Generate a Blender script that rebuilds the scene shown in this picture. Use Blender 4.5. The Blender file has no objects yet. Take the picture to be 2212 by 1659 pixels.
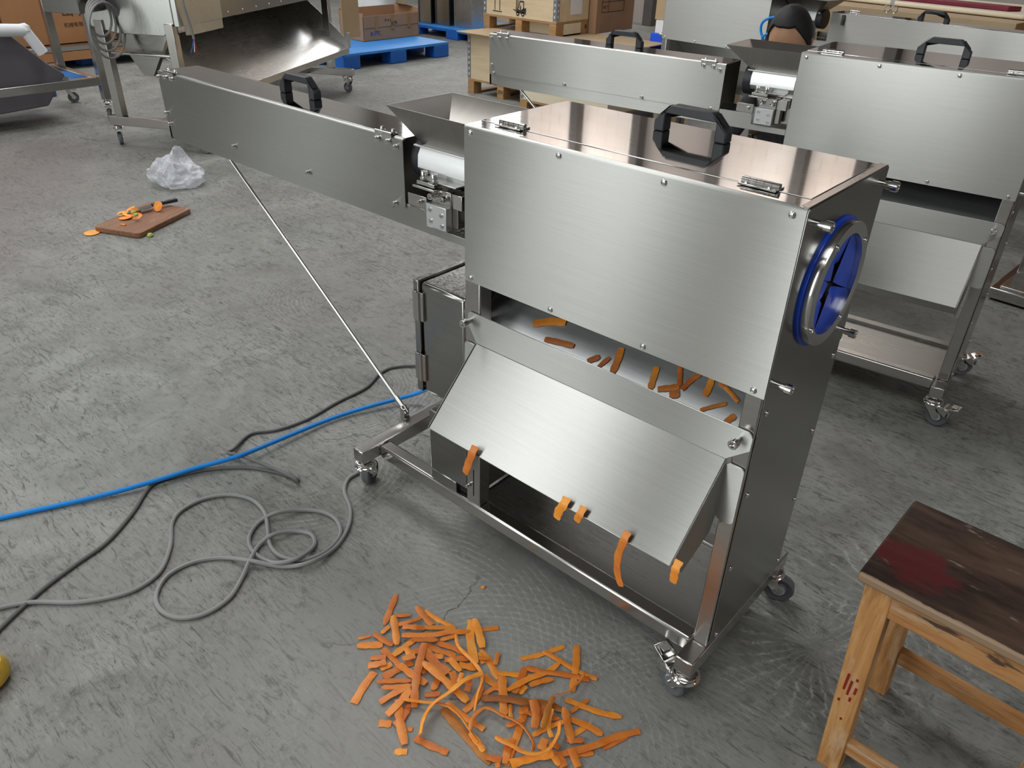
import bpy, bmesh, math, random
from mathutils import Vector, Matrix
random.seed(7)
U = 0.86                      # metres per build unit; whole scene and camera scaled by it to typical sizes
SC = bpy.context.scene
COL = SC.collection
rad = math.radians
# ------------------------------------------------------------------ camera
CP = Vector((1.3314, -1.3409, 1.7493)); YAW, PIT, ROL = -0.7117, -0.5491, 0.029
fw = Vector((math.sin(YAW)*math.cos(PIT), math.cos(YAW)*math.cos(PIT), math.sin(PIT)))
r0 = Vector((math.cos(YAW), -math.sin(YAW), 0)); u0 = r0.cross(fw)
cr = r0*math.cos(ROL)+u0*math.sin(ROL); cu = -r0*math.sin(ROL)+u0*math.cos(ROL)
cam = bpy.data.cameras.new('camera'); camo = bpy.data.objects.new('camera', cam); COL.objects.link(camo)
camo.matrix_world = Matrix(((cr.x, cu.x, -fw.x, CP.x*U), (cr.y, cu.y, -fw.y, CP.y*U), (cr.z, cu.z, -fw.z, CP.z*U), (0, 0, 0, 1)))
cam.sensor_width = 36; cam.lens = 1679.46/2212*36; cam.clip_start = .02; cam.clip_end = 200
SC.camera = camo
# ------------------------------------------------------------------ light
SC.view_settings.view_transform = 'Standard'; SC.view_settings.look = 'None'
SC.view_settings.gamma = 1; SC.view_settings.use_curve_mapping = False
SC.view_settings.exposure = 0.18
w = bpy.data.worlds.new('world'); SC.world = w; w.use_nodes = True
w.node_tree.nodes['Background'].inputs[0].default_value = (.75, .85, 1, 1)
w.node_tree.nodes['Background'].inputs[1].default_value = .6
SC.cycles.use_denoising = True
SC.cycles.max_bounces = 8; SC.cycles.glossy_bounces = 5; SC.cycles.diffuse_bounces = 4
SC.cycles.caustics_reflective = False; SC.cycles.caustics_refractive = False
def area(name, loc, aim, sx, sy, power, col=(1, 1, 1)):
    l = bpy.data.lights.new(name, 'AREA'); l.shape = 'RECTANGLE'; l.size = sx*U; l.size_y = sy*U
    l.energy = power; l.color = col
    o = bpy.data.objects.new(name, l); COL.objects.link(o); o.location = Vector(loc)*U
    o.rotation_euler = (Vector(aim)-Vector(loc)).to_track_quat('-Z', 'Y').to_euler(); return o
# tall glazed openings in the wall behind the camera, roof lights, one window on the left, added fills
RX0, RX1, RY0, RY1, RH = -15, 6.5, -8, 12, 7.2
area('daylight_window_front', (-5.0, RY0+.06, 3.2), (-5.0, 5, 3.2), 2.4, 6, 92, (.94, 1, .975))
area('daylight_window_front_right', (-.75, RY0+.06, 3.2), (-.75, 5, 3.2), 2.2, 6, 150, (.95, 1, .985))
area('daylight_window_front_far', (-11.6, RY0+.06, 3.2), (-11.6, 5, 3.2), 2.6, 6, 50, (.94, 1, .975))
area('daylight_window_left', (RX0+.06, 2.6, 4), (0, 2.6, 1), 7, 4, 130, (.95, .98, 1))
area('daylight_window_right', (RX1-.06, 1.5, 2.6), (0, 1.5, 2.6), 1.6, 1.0, 26, (.95, .98, 1))
area('daylight_window_back', (-12.0, RY1-.06, 4.3), (-12.0, 0, 3.5), 3.8, 3.6, 190, (.97, .99, 1))
area('roof_light_near', (-4.1, -5.0, RH-.03), (-4.1, -5.0, 0), 2.0, 4.4, 88, (.97, 1, 1))
area('fill_light_entry', (2.0, -3.0, RH-.03), (2.0, -3.0, 0), 4, 3.6, 85, (.98, 1, .99))  # overhead fill added to lift the floor and stool at the right front
area('roof_light_middle', (-8, 1.6, RH-.03), (-8, 1.6, 0), 7, 5, 280, (.98, 1, 1))
area('fill_light_right', (-3.6, 3.1, RH-.03), (-3.6, 4.5, 0), 3.2, 3, 190, (1, .98, .96))  # fill placed overhead to lift the crates at the back
area('fill_light_back', (-6, 8.2, RH-.03), (-6, RY1, 3.6), 7, 1.2, 90, (1, .97, .95))  # added fill aimed at the back wall, brightens what the lids mirror
for i_, x_ in enumerate((-8.4, -3.5)):       # unseen lamps added to brighten the two brick bays mirrored in the lids
    area('brick_fill_light', (x_, RY1-1.3, 6.6), (x_, RY1, 4.6), 2.6, .4, 72, (1, .97, .94))
# ------------------------------------------------------------------ materials
MATS = {}
def newmat(name):
    m = bpy.data.materials.new(name); m.use_nodes = True; nt = m.node_tree
    b = nt.nodes['Principled BSDF']; MATS[name] = m
    return m, nt, b
def N(nt, t, **k):
    n = nt.nodes.new(t)
    for a, v in k.items():
        if a in n.inputs: n.inputs[a].default_value = v
        else: setattr(n, a, v)
    return n
def tex(nt, kind='Object', scale=(1, 1, 1), rot=(0, 0, 0)):
    tc = nt.nodes.new('ShaderNodeTexCoord'); mp = nt.nodes.new('ShaderNodeMapping')
    mp.inputs['Scale'].default_value = scale; mp.inputs['Rotation'].default_value = rot
    nt.links.new(tc.outputs[kind], mp.inputs[0]); return mp.outputs[0]
def wpos(nt, scale=(1, 1, 1), rot=(0, 0, 0)):
    g = nt.nodes.new('ShaderNodeNewGeometry'); mp = nt.nodes.new('ShaderNodeMapping')
    mp.inputs['Scale'].default_value = scale; mp.inputs['Rotation'].default_value = rot
    nt.links.new(g.outputs['Position'], mp.inputs[0]); return mp.outputs[0]
def ramp(nt, fac, stops):
    r = nt.nodes.new('ShaderNodeValToRGB'); e = r.color_ramp.elements
    e[0].position, e[0].color = stops[0][0], (*stops[0][1], 1)
    e[1].position, e[1].color = stops[-1][0], (*stops[-1][1], 1)
    for p, c in stops[1:-1]:
        x = e.new(p); x.color = (*c, 1)
    nt.links.new(fac, r.inputs[0]); return r.outputs[0]
def mix(nt, fac, a, b, mode='MIX'):
    m = nt.nodes.new('ShaderNodeMix'); m.data_type = 'RGBA'; m.blend_type = mode
    for s, v in ((0, fac), (6, a), (7, b)):
        if hasattr(v, 'links'): nt.links.new(v, m.inputs[s])
        elif s == 0: m.inputs[0].default_value = v
        else: m.inputs[s].default_value = (*v, 1)
    return m.outputs[2]
def math_(nt, op, a, b=0.0, c=None):
    m = nt.nodes.new('ShaderNodeMath'); m.operation = op
    for i, v in enumerate((a, b) if c is None else (a, b, c)):
        if hasattr(v, 'links'): nt.links.new(v, m.inputs[i])
        else: m.inputs[i].default_value = v
    return m.outputs[0]
def bump(nt, b, h, s=.2, d=.002):
    n = nt.nodes.new('ShaderNodeBump'); n.inputs['Strength'].default_value = s; n.inputs['Distance'].default_value = d
    nt.links.new(h, n.inputs['Height']); nt.links.new(n.outputs[0], b.inputs['Normal'])
def noise(nt, vec, scale, detail=4, rough=.55, dist=0):
    n = nt.nodes.new('ShaderNodeTexNoise'); n.inputs['Scale'].default_value = scale; n.inputs['Detail'].default_value = detail
    n.inputs['Roughness'].default_value = rough; n.inputs['Distortion'].default_value = dist
    nt.links.new(vec, n.inputs['Vector']); return n.outputs[0]
def plain(name, col, rough=.5, metal=0, var=.0, vs=8, bs=0, **k):
    m, nt, b = newmat(name)
    b.inputs['Roughness'].default_value = rough; b.inputs['Metallic'].default_value = metal
    v = tex(nt); n = noise(nt, v, vs, 4)
    lo = tuple(max(0, c*(1-var)) for c in col); hi = tuple(min(1, c*(1+var)) for c in col)
    nt.links.new(ramp(nt, n, [(.3, lo), (.7, hi)]), b.inputs['Base Color'])
    if bs: bump(nt, b, noise(nt, v, vs*6, 3), bs, .002)
    for a, x in k.items(): b.inputs[a.replace('_', ' ')].default_value = x
    return m
def steel(name, col=(.56, .555, .535), rough=.27, aniso=.75, tan=(0, 0, 1), grain=(3, 3, 260), gs=.05, smudge=.1):
    m, nt, b = newmat(name)
    b.inputs['Metallic'].default_value = 1
    v = tex(nt, scale=grain); g = noise(nt, v, 1.6, 5, .65)
    n2 = noise(nt, tex(nt), 2.3, 4, .6)
    lo = tuple(c*.93 for c in col); hi = tuple(min(1, c*1.05) for c in col)
    nt.links.new(ramp(nt, g, [(.3, lo), (.7, hi)]), b.inputs['Base Color'])
    r = math_(nt, 'MULTIPLY_ADD', g, .07, rough-.035); r = math_(nt, 'MULTIPLY_ADD', n2, smudge, r)
    r = math_(nt, 'SUBTRACT', r, smudge*.5)
    nt.links.new(r, b.inputs['Roughness'])
    if aniso:
        b.inputs['Anisotropic'].default_value = aniso
        c = nt.nodes.new('ShaderNodeCombineXYZ'); [setattr(c.inputs[i], 'default_value', tan[i]) for i in range(3)]
        nt.links.new(c.outputs[0], b.inputs['Tangent'])
    bump(nt, b, g, gs, .0006)
    return m
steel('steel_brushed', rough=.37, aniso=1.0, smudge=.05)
steel('steel_tube', rough=.19, aniso=0, grain=(4, 4, 120), col=(.55, .53, .51), smudge=.1)
steel('steel_mirror', rough=.05, aniso=0, grain=(5, 90, 5), gs=.01, smudge=.03, col=(.62, .61, .59))
steel('steel_satin', rough=.28, aniso=0, grain=(3, 160, 3), gs=.03, col=(.6, .6, .58))
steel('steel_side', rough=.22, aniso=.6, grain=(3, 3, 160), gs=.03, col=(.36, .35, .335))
steel('steel_old', rough=.40, aniso=0, grain=(30, 8, 8), gs=.03, col=(.27, .255, .235), smudge=.2)
steel('steel_bright', rough=.16, aniso=0, grain=(10, 10, 10), gs=.0, col=(.72, .71, .69))
plain('chrome', (.75, .74, .72), .12, 1)
plain('dark_metal', (.09, .088, .085), .4, .8)
plain('cast_block', (.74, .75, .76), .3, .7, .04)
plain('black_plastic', (.028, .03, .037), .42, 0, .1, 20, .1)
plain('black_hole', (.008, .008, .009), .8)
plain('blue_rubber', (.02, .10, .80), .32, 0, .12, 6)
plain('rubber_grey', (.12, .125, .14), .6, 0, .1)
plain('wheel_light', (.5, .54, .6), .45, 0, .1)
plain('hose_blue', (.015, .27, .80), .35, 0, .05)
plain('cable_grey', (.27, .27, .265), .5, 0, .1)
plain('cable_dark', (.12, .118, .12), .5, 0, .1)
plain('pallet_blue', (.012, .13, .55), .42, 0, .12, 3)
plain('pallet_blue_light', (.05, .27, .72), .45, 0, .12, 3)
plain('dark_fabric', (.03, .03, .035), .9, 0, .3, 30, .3)
plain('hair_black', (.008, .0075, .008), .6, 0, .4, 60, .6)
plain('skin', (.50, .27, .16), .5, 0, .1, 10, .05, Subsurface_Weight=.15)
plain('paper_white', (.78, .79, .82), .7, 0, .05)
plain('ink_black', (.02, .018, .018), .8)
plain('ink_brown', (.06, .022, .015), .8)
plain('ink_blue', (.02, .08, .28), .7)
plain('red_foil', (.18, .01, .03), .5, 0, .2)
plain('red_drip_paint', (.28, .012, .01), .4, 0, .1)
plain('yellow_enamel', (.62, .39, .035), .42, 0, .35, 14, .2)
plain('green_top', (.36, .46, .09), .6, 0, .25, 40)
plain('zinc_strip', (.42, .43, .47), .4, .8, .1, 30)
plain('wall_paint', (.30, .285, .27), .8, 0, .12, .6)
plain('panel_red', (.40, .035, .03), .5, 0, .1)
plain('wall_dark', (.42, .37, .345), .8, 0, .15, .8)
plain('ceiling_sheet', (.20, .19, .18), .8, 0, .1, .7)
plain('column_paint', (.09, .08, .075), .6, 0, .1)
plain('grey_plastic', (.13, .12, .135), .5, 0, .1, 4)
plain('wire_red', (.5, .02, .02), .4); plain('wire_blue', (.02, .08, .4), .4); plain('wire_white', (.75, .75, .75), .4)
plain('tape_brown', (.34, .19, .085), .3, 0, .1)
plain('carrot_core', (.86, .36, .04), .5, 0, .15, 60)
def carrot(name, a, b_, c):
    m, nt, b = newmat(name); v = tex(nt)
    g = noise(nt, v, 26, 5, .65); g2 = noise(nt, tex(nt, scale=(6, 40, 40)), 9, 3)
    oi = nt.nodes.new('ShaderNodeObjectInfo')
    k = ramp(nt, g, [(.28, a), (.52, b_), (.78, c)])
    hs = nt.nodes.new('ShaderNodeHueSaturation'); nt.links.new(k, hs.inputs['Color'])
    nt.links.new(math_(nt, 'MULTIPLY_ADD', oi.outputs['Random'], .45, .74), hs.inputs['Value'])
    nt.links.new(math_(nt, 'MULTIPLY_ADD', oi.outputs['Random'], .018, .489), hs.inputs['Hue'])
    nt.links.new(hs.outputs[0], b.inputs['Base Color'])
    b.inputs['Roughness'].default_value = .42; b.inputs['Subsurface Weight'].default_value = .12
    b.inputs['Subsurface Radius'].default_value = (.006, .002, .001)
    bump(nt, b, math_(nt, 'ADD', g, g2), .5, .0015)
carrot('carrot', (.76, .20, .022), (.90, .30, .04), (.95, .42, .09))
carrot('carrot_brown', (.38, .13, .02), (.55, .21, .03), (.62, .27, .05))
def wood(name, a, b_, c, sc=(2, 30, 30), rough=.6, stain=None, bs=.25, wear=False):
    m, nt, b = newmat(name); v = tex(nt, scale=sc)
    g = noise(nt, v, 1.5, 6, .7, .6)
    col = ramp(nt, g, [(.25, a), (.5, b_), (.78, c)])
    if stain:
        for (sc_, th, sw, scol, off) in stain:
            n = noise(nt, tex(nt, scale=tuple(max(.35, min(1.6, q/12)) for q in sc), rot=(0, 0, off)), sc_, 5, .65)
            col = mix(nt, ramp(nt, n, [(th, (0, 0, 0)), (th+sw, (1, 1, 1))]), col, scol)
    if wear:                                       # red paint patch near one corner, raw wood along the knocked front edge
        tc = nt.nodes.new('ShaderNodeTexCoord'); sp = nt.nodes.new('ShaderNodeSeparateXYZ'); nt.links.new(tc.outputs['Object'], sp.inputs[0])
        n = noise(nt, tex(nt), 14, 6, .7)
        dx = math_(nt, 'SUBTRACT', sp.outputs[0], -.125*U); dy = math_(nt, 'SUBTRACT', sp.outputs[1], -.055*U)
        dd = math_(nt, 'SQRT', math_(nt, 'ADD', math_(nt, 'MULTIPLY', math_(nt, 'MULTIPLY', dx, dx), .45), math_(nt, 'MULTIPLY', dy, dy)))
        f = math_(nt, 'ADD', math_(nt, 'DIVIDE', dd, -.075*U), math_(nt, 'MULTIPLY', n, 2.3))
        col = mix(nt, ramp(nt, f, [(.22, (0, 0, 0)), (.55, (.8, .8, .8))]), col, (.13, .014, .018))
        f = math_(nt, 'ADD', math_(nt, 'DIVIDE', math_(nt, 'ADD', sp.outputs[1], .158*U), -.012*U), math_(nt, 'MULTIPLY', n, 1.6))
        col = mix(nt, ramp(nt, f, [(.75, (0, 0, 0)), (1.0, (.9, .9, .9))]), col, (.36, .24, .15))
    nt.links.new(col, b.inputs['Base Color']); b.inputs['Roughness'].default_value = rough
    bump(nt, b, g, bs, .0015); return m
wood('wood_seat', (.016, .009, .008), (.034, .018, .014), (.075, .045, .032), (4, 22, 22), .5,
     [(7, .47, .16, (.10, .058, .038), .4), (22, .62, .05, (.28, .22, .17), 1.1)], wear=True)
wood('wood_leg', (.28, .125, .04), (.56, .27, .09), (.72, .46, .23), (34, 34, 3), .6, [(11, .50, .14, (.62, .45, .29), .5), (9, .66, .03, (.09, .05, .03), .2)])
wood('wood_rail', (.24, .10, .03), (.48, .22, .075), (.62, .37, .17), (3, 34, 34), .6, [(12, .56, .12, (.58, .42, .27), .5), (9, .66, .03, (.09, .05, .03), .2)])
wood('wood_board', (.13, .055, .028), (.24, .105, .052), (.34, .17, .095), (3, 26, 26), .55, [(7, .62, .08, (.34, .29, .25), .7)])
wood('plywood', (.55, .42, .26), (.66, .53, .35), (.74, .61, .43), (1.2, 14, 14), .65, None, .05)
wood('plywood_pale', (.66, .57, .41), (.75, .66, .50), (.80, .72, .57), (1.2, 14, 14), .65, None, .05)
wood('pallet_wood', (.27, .14, .06), (.40, .23, .10), (.50, .32, .16), (2, 20, 20), .7, None, .1)
def cardboard(name, c):
    m, nt, b = newmat(name); v = tex(nt, scale=(1, 1, 1))
    g = noise(nt, v, 3, 5, .6); g2 = noise(nt, tex(nt, scale=(60, 60, 4)), 2, 2)
    col = ramp(nt, g, [(.3, tuple(x*.88 for x in c)), (.7, tuple(x*1.08 for x in c))])
    nt.links.new(col, b.inputs['Base Color']); b.inputs['Roughness'].default_value = .8
    bump(nt, b, math_(nt, 'ADD', g, g2), .08, .002)
cardboard('cardboard', (.36, .215, .125)); cardboard('cardboard_orange', (.38, .18, .075)); cardboard('cardboard_pale', (.46, .34, .21))
cardboard('cardboard_dark', (.17, .075, .035))
def film(name, col, alpha, rough=.18):
    m, nt, b = newmat(name); v = tex(nt)
    b.inputs['Base Color'].default_value = (*col, 1); b.inputs['Roughness'].default_value = rough
    g = noise(nt, v, 9, 6, .7, 1.5)
    bump(nt, b, g, .9, .012)
    nt.links.new(ramp(nt, g, [(.35, (alpha,)*3), (.7, (min(1, alpha+.3),)*3)]), b.inputs['Alpha'])
film('bag_film', (.86, .88, .95), .36, .22); film('wrap_film', (.72, .70, .68), .45, .12)
# concrete floor with swirled broom and tyre marks
def concrete():
    m, nt, b = newmat('concrete'); P = wpos(nt)
    big = noise(nt, P, .55, 4, .6); med = noise(nt, P, 3.2, 6, .68, .6); fine = noise(nt, P, 26, 6, .7)
    base = ramp(nt, med, [(.26, (.125, .124, .113)), (.42, (.205, .208, .19)), (.56, (.265, .27, .25)), (.74, (.37, .37, .345))])
    col = mix(nt, ramp(nt, big, [(.42, (0, 0, 0)), (.66, (.7, .7, .7))]), base, (.225, .215, .20))
    pit = noise(nt, P, 9, 8, .75, .8)
    col = mix(nt, ramp(nt, pit, [(.33, (.75, .75, .75)), (.45, (0, 0, 0))]), col, (.12, .12, .113))
    # short strokes swept over the slab in three directions, in patches
    for ang_, sc1, seed_ in ((.62, (3.6, 17, 1), 0), (-.15, (4.2, 22, 1), 7), (1.25, (4, 20, 1), 13)):
        st = noise(nt, wpos(nt, sc1, (0, 0, ang_)), 1.6, 6, .78, 3.2)
        g_ = nt.nodes.new('ShaderNodeVectorMath'); g_.operation = 'ADD'; nt.links.new(P, g_.inputs[0]); g_.inputs[1].default_value = (seed_, seed_*.7, 0)
        mk = ramp(nt, noise(nt, g_.outputs[0], 1.5, 4, .6), [(.43, (0, 0, 0)), (.54, (1, 1, 1))])
        dark = math_(nt, 'MULTIPLY', ramp(nt, st, [(.37, (1, 1, 1)), (.455, (0, 0, 0))]), mk)
        col = mix(nt, math_(nt, 'MULTIPLY', dark, .85), col, (.07, .067, .063))
        lt = math_(nt, 'MULTIPLY', ramp(nt, st, [(.58, (0, 0, 0)), (.68, (1, 1, 1))]), mk)
        col = mix(nt, math_(nt, 'MULTIPLY', lt, .42), col, (.44, .435, .42))
    # curved broom arcs round several turning points
    sep = nt.nodes.new('ShaderNodeSeparateXYZ'); nt.links.new(P, sep.inputs[0])
    for cx, cy, r0_, wd, k, amt, a0 in ((.13, -.46, .50, .30, 330, .9, 62), (.55, -.50, .42, .26, 360, .8, 105), (.95, -.25, .36, .2, 340, .6, 120), (-1.05, .30, .36, .28, 380, .55, 20), (-.75, -.12, .32, .2, 300, .6, 0), (-1.7, .9, .3, .3, 340, .45, 200), (1.14, .66, .17, .2, 0, .9, 0), (1.02, .36, .17, .2, 0, .9, 0)):
        dx = math_(nt, 'SUBTRACT', sep.outputs[0], cx*U); dy = math_(nt, 'SUBTRACT', sep.outputs[1], cy*U)
        rr = math_(nt, 'SQRT', math_(nt, 'ADD', math_(nt, 'MULTIPLY', dx, dx), math_(nt, 'MULTIPLY', dy, dy)))
        edge = math_(nt, 'ABSOLUTE', math_(nt, 'SUBTRACT', rr, r0_*U))
        f = math_(nt, 'MAXIMUM', math_(nt, 'SUBTRACT', 1, math_(nt, 'DIVIDE', edge, wd*U)), 0); an = math_(nt, 'ARCTAN2', dy, dx)
        if k:
            s = math_(nt, 'SINE', math_(nt, 'MULTIPLY', math_(nt, 'MULTIPLY_ADD', med, .05, rr), k))
            sec = math_(nt, 'MAXIMUM', math_(nt, 'MULTIPLY_ADD', math_(nt, 'COSINE', math_(nt, 'SUBTRACT', an, rad(a0))), 2.2, -.6), 0)
            f = math_(nt, 'MULTIPLY', f, math_(nt, 'MINIMUM', sec, 1.2))
        else: s = math_(nt, 'SINE', math_(nt, 'MULTIPLY_ADD', an, 29, math_(nt, 'MULTIPLY', med, 26)))
        nz = ramp(nt, noise(nt, P, 3.4, 4, .6), [(.40, (0, 0, 0)), (.52, (1, 1, 1))]); nz2 = ramp(nt, noise(nt, P, 42, 3, .7), [(.40, (.05, .05, .05)), (.58, (1, 1, 1))])
        m_ = math_(nt, 'MULTIPLY', math_(nt, 'MULTIPLY', nz, nz2), math_(nt, 'MULTIPLY', f, amt))
        ln = math_(nt, 'MINIMUM', math_(nt, 'MAXIMUM', math_(nt, 'MULTIPLY_ADD', s, 3.4, -2.2), 0), 1)
        dk = math_(nt, 'MINIMUM', math_(nt, 'MAXIMUM', math_(nt, 'MULTIPLY_ADD', s, -1.2, -.1), 0), 1)
        col = mix(nt, math_(nt, 'MULTIPLY', dk, math_(nt, 'MULTIPLY', m_, .4)), col, (.13, .127, .122))
        col = mix(nt, math_(nt, 'MULTIPLY', ln, m_), col, (.47, .465, .45))
    sp = ramp(nt, fine, [(.30, (.62, .62, .62)), (.45, (1, 1, 1)), (.62, (1, 1, 1)), (.78, (1.18, 1.18, 1.18))])
    col = mix(nt, 1.0, col, sp, 'MULTIPLY')
    dx = math_(nt, 'SUBTRACT', sep.outputs[0], .42*U); dy = math_(nt, 'SUBTRACT', sep.outputs[1], -.28*U)      # light painted onto the too dim floor in front of the machine
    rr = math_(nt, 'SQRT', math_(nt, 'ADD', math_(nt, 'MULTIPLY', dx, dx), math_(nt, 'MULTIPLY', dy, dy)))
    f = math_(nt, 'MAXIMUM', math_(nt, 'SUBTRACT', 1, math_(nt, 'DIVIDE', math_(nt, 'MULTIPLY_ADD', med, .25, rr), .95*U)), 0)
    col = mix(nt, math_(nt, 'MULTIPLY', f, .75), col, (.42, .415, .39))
    # reddish spilled stains near the carts
    for cx, cy, r_ in ((-3.6, -.4, .9), (-4.6, .2, 1.0), (-5.6, .9, 1.0)):
        dx = math_(nt, 'SUBTRACT', sep.outputs[0], cx*U); dy = math_(nt, 'SUBTRACT', sep.outputs[1], cy*U)
        rr = math_(nt, 'SQRT', math_(nt, 'ADD', math_(nt, 'MULTIPLY', dx, dx), math_(nt, 'MULTIPLY', dy, dy)))
        f = math_(nt, 'MAXIMUM', math_(nt, 'SUBTRACT', 1, math_(nt, 'DIVIDE', rr, r_*U)), 0)
        col = mix(nt, math_(nt, 'MULTIPLY', math_(nt, 'MULTIPLY', f, med), .9), col, (.13, .075, .075))
    crk = nt.nodes.new('ShaderNodeTexVoronoi'); crk.feature = 'DISTANCE_TO_EDGE'; crk.inputs['Scale'].default_value = .9
    wv = nt.nodes.new('ShaderNodeVectorMath'); wv.operation = 'ADD'; nn = nt.nodes.new('ShaderNodeTexNoise'); nn.inputs['Scale'].default_value = 6; nn.inputs['Detail'].default_value = 5
    nt.links.new(P, nn.inputs['Vector']); sc_ = nt.nodes.new('ShaderNodeVectorMath'); sc_.operation = 'SCALE'; sc_.inputs['Scale'].default_value = .25
    nt.links.new(nn.outputs['Color'], sc_.inputs[0]); nt.links.new(P, wv.inputs[0]); nt.links.new(sc_.outputs[0], wv.inputs[1]); nt.links.new(wv.outputs[0], crk.inputs['Vector'])
    cm = ramp(nt, crk.outputs['Distance'], [(.0, (1, 1, 1)), (.0035, (0, 0, 0))])
    cm = math_(nt, 'MULTIPLY', cm, ramp(nt, noise(nt, P, 1.7, 2), [(.52, (0, 0, 0)), (.6, (.8, .8, .8))]))
    col = mix(nt, cm, col, (.05, .05, .045))
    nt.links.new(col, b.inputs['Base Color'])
    b.inputs['Specular IOR Level'].default_value = .35
    nt.links.new(math_(nt, 'MULTIPLY_ADD', med, .3, .42), b.inputs['Roughness'])
    bump(nt, b, math_(nt, 'ADD', fine, math_(nt, 'MULTIPLY', med, 2)), .25, .004)
concrete()
def bricks():
    m, nt, b = newmat('brick_paint'); v = wpos(nt, (1, 1, 1), (rad(90), 0, 0))
    br = nt.nodes.new('ShaderNodeTexBrick'); nt.links.new(v, br.inputs['Vector'])
    br.inputs['Color1'].default_value = (.74, .62, .56, 1); br.inputs['Color2'].default_value = (.80, .71, .65, 1)
    br.inputs['Mortar'].default_value = (.60, .50, .45, 1); br.inputs['Scale'].default_value = 1
    br.inputs['Brick Width'].default_value = .42; br.inputs['Row Height'].default_value = .17; br.inputs['Mortar Size'].default_value = .012
    n = noise(nt, v, 1.2, 4)
    c = mix(nt, ramp(nt, n, [(.4, (0, 0, 0)), (.7, (.6, .6, .6))]), br.outputs[0], (.86, .80, .76))
    nt.links.new(c, b.inputs['Base Color']); b.inputs['Roughness'].default_value = .8
bricks()
# ------------------------------------------------------------------ mesh helpers
class MB:
    def __init__(s): s.v = []; s.f = []; s.sm = []
    def add(s, vs, fs, smooth=False, M=None):
        o = len(s.v)
        for p in vs:
            p = Vector(p); s.v.append(M @ p if M else p)
        for f in fs: s.f.append([o+i for i in f]); s.sm.append(smooth)
        return s
    def box(s, x0, x1, y0, y1, z0, z1, M=None):
        vs = [(x, y, z) for z in (z0, z1) for y in (y0, y1) for x in (x0, x1)]
        return s.add(vs, [(0, 2, 3, 1), (4, 5, 7, 6), (0, 1, 5, 4), (2, 6, 7, 3), (0, 4, 6, 2), (1, 3, 7, 5)], False, M)
    def cyl(s, p0, p1, r0, r1=None, n=16, cap=True):
        p0, p1 = Vector(p0), Vector(p1); r1 = r0 if r1 is None else r1
        d = (p1-p0).normalized(); a = d.orthogonal().normalized(); b = d.cross(a)
        vs = []
        for p, r in ((p0, r0), (p1, r1)):
            vs += [p+(a*math.cos(2*math.pi*i/n)+b*math.sin(2*math.pi*i/n))*r for i in range(n)]
        s.add(vs, [(i, (i+1) % n, n+(i+1) % n, n+i) for i in range(n)], True)
        if cap: s.add(vs, [tuple(range(n))[::-1], tuple(range(n, 2*n))])
        return s
    def lathe(s, prof, p0, ax, n=24):          # prof: (r, h) along axis ax from p0
        p0 = Vector(p0); d = Vector(ax).normalized(); a = d.orthogonal().normalized(); b = d.cross(a); vs = []
        for r, h in prof: vs += [p0+d*h+(a*math.cos(2*math.pi*i/n)+b*math.sin(2*math.pi*i/n))*max(r, 1e-5) for i in range(n)]
        fs = [(k*n+i, k*n+(i+1) % n, (k+1)*n+(i+1) % n, (k+1)*n+i) for k in range(len(prof)-1) for i in range(n)]
        return s.add(vs, fs, True)
    def prism(s, poly, o, a, b, d):            # poly (u,v) in plane o + u a + v b, pushed along d
        o, a, b, d = map(Vector, (o, a, b, d)); n = len(poly)
        vs = [o+a*u+b*v for u, v in poly]; vs += [p+d for p in vs]
        return s.add(vs, [tuple(range(n))[::-1], tuple(range(n, 2*n))]+[(i, (i+1) % n, n+(i+1) % n, n+i) for i in range(n)])
    def tube(s, pts, r, n=8, cap=True):
        pts = [Vector(p) for p in pts]; m = len(pts); vs = []; a = None
        for i, p in enumerate(pts):
            d = (pts[min(i+1, m-1)]-pts[max(i-1, 0)]).normalized()
            a = d.orthogonal().normalized() if a is None else (a-d*a.dot(d)).normalized()
            b = d.cross(a); rr = r[i] if isinstance(r, (list, tuple)) else r
            vs += [p+(a*math.cos(2*math.pi*k/n)+b*math.sin(2*math.pi*k/n))*rr for k in range(n)]
        s.add(vs, [(i*n+k, i*n+(k+1) % n, (i+1)*n+(k+1) % n, (i+1)*n+k) for i in range(m-1) for k in range(n)], True)
        if cap: s.add(vs[:n]+vs[-n:], [tuple(range(n))[::-1], tuple(range(n, 2*n))])
        return s
    def build(s, name, mat, parent=None, loc=None, rot=None, bev=0, seg=2):
        me = bpy.data.meshes.new(name); L = Vector(loc) if loc else Vector((0, 0, 0))
        me.from_pydata([tuple(p*U) for p in s.v], [], s.f)
        me.polygons.foreach_set('use_smooth', s.sm)
        bm = bmesh.new(); bm.from_mesh(me); bmesh.ops.recalc_face_normals(bm, faces=bm.faces); bm.to_mesh(me); bm.free()
        me.set_sharp_from_angle(angle=rad(38)); me.materials.append(MATS[mat]); o = bpy.data.objects.new(name, me); COL.objects.link(o)
        o.location = L*U
        if rot: o.rotation_euler = rot
        if parent: o.parent = parent
        if bev:
            m = o.modifiers.new('bevel', 'BEVEL'); m.width = bev*U; m.segments = seg; m.limit_method = 'ANGLE'; m.angle_limit = rad(40)
            m.harden_normals = False
        return o
def box(name, mat, parent, x0, x1, y0, y1, z0, z1, bev=0): return MB().box(x0, x1, y0, y1, z0, z1).build(name, mat, parent, bev=bev)
def tag(o, label=None, cat=None, group=None, kind=None):
    if label: o['label'] = label
    if cat: o['category'] = cat
    if group: o['group'] = group
    if kind: o['kind'] = kind
    return o
def thing(name, label, cat, loc=(0, 0, 0), rz=0, group=None):
    o = bpy.data.objects.new(name, None); COL.objects.link(o); o.location = Vector(loc)*U; o.rotation_euler = (0, 0, rz)
    o.empty_display_size = .1
    return tag(o, label, cat, group)
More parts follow.
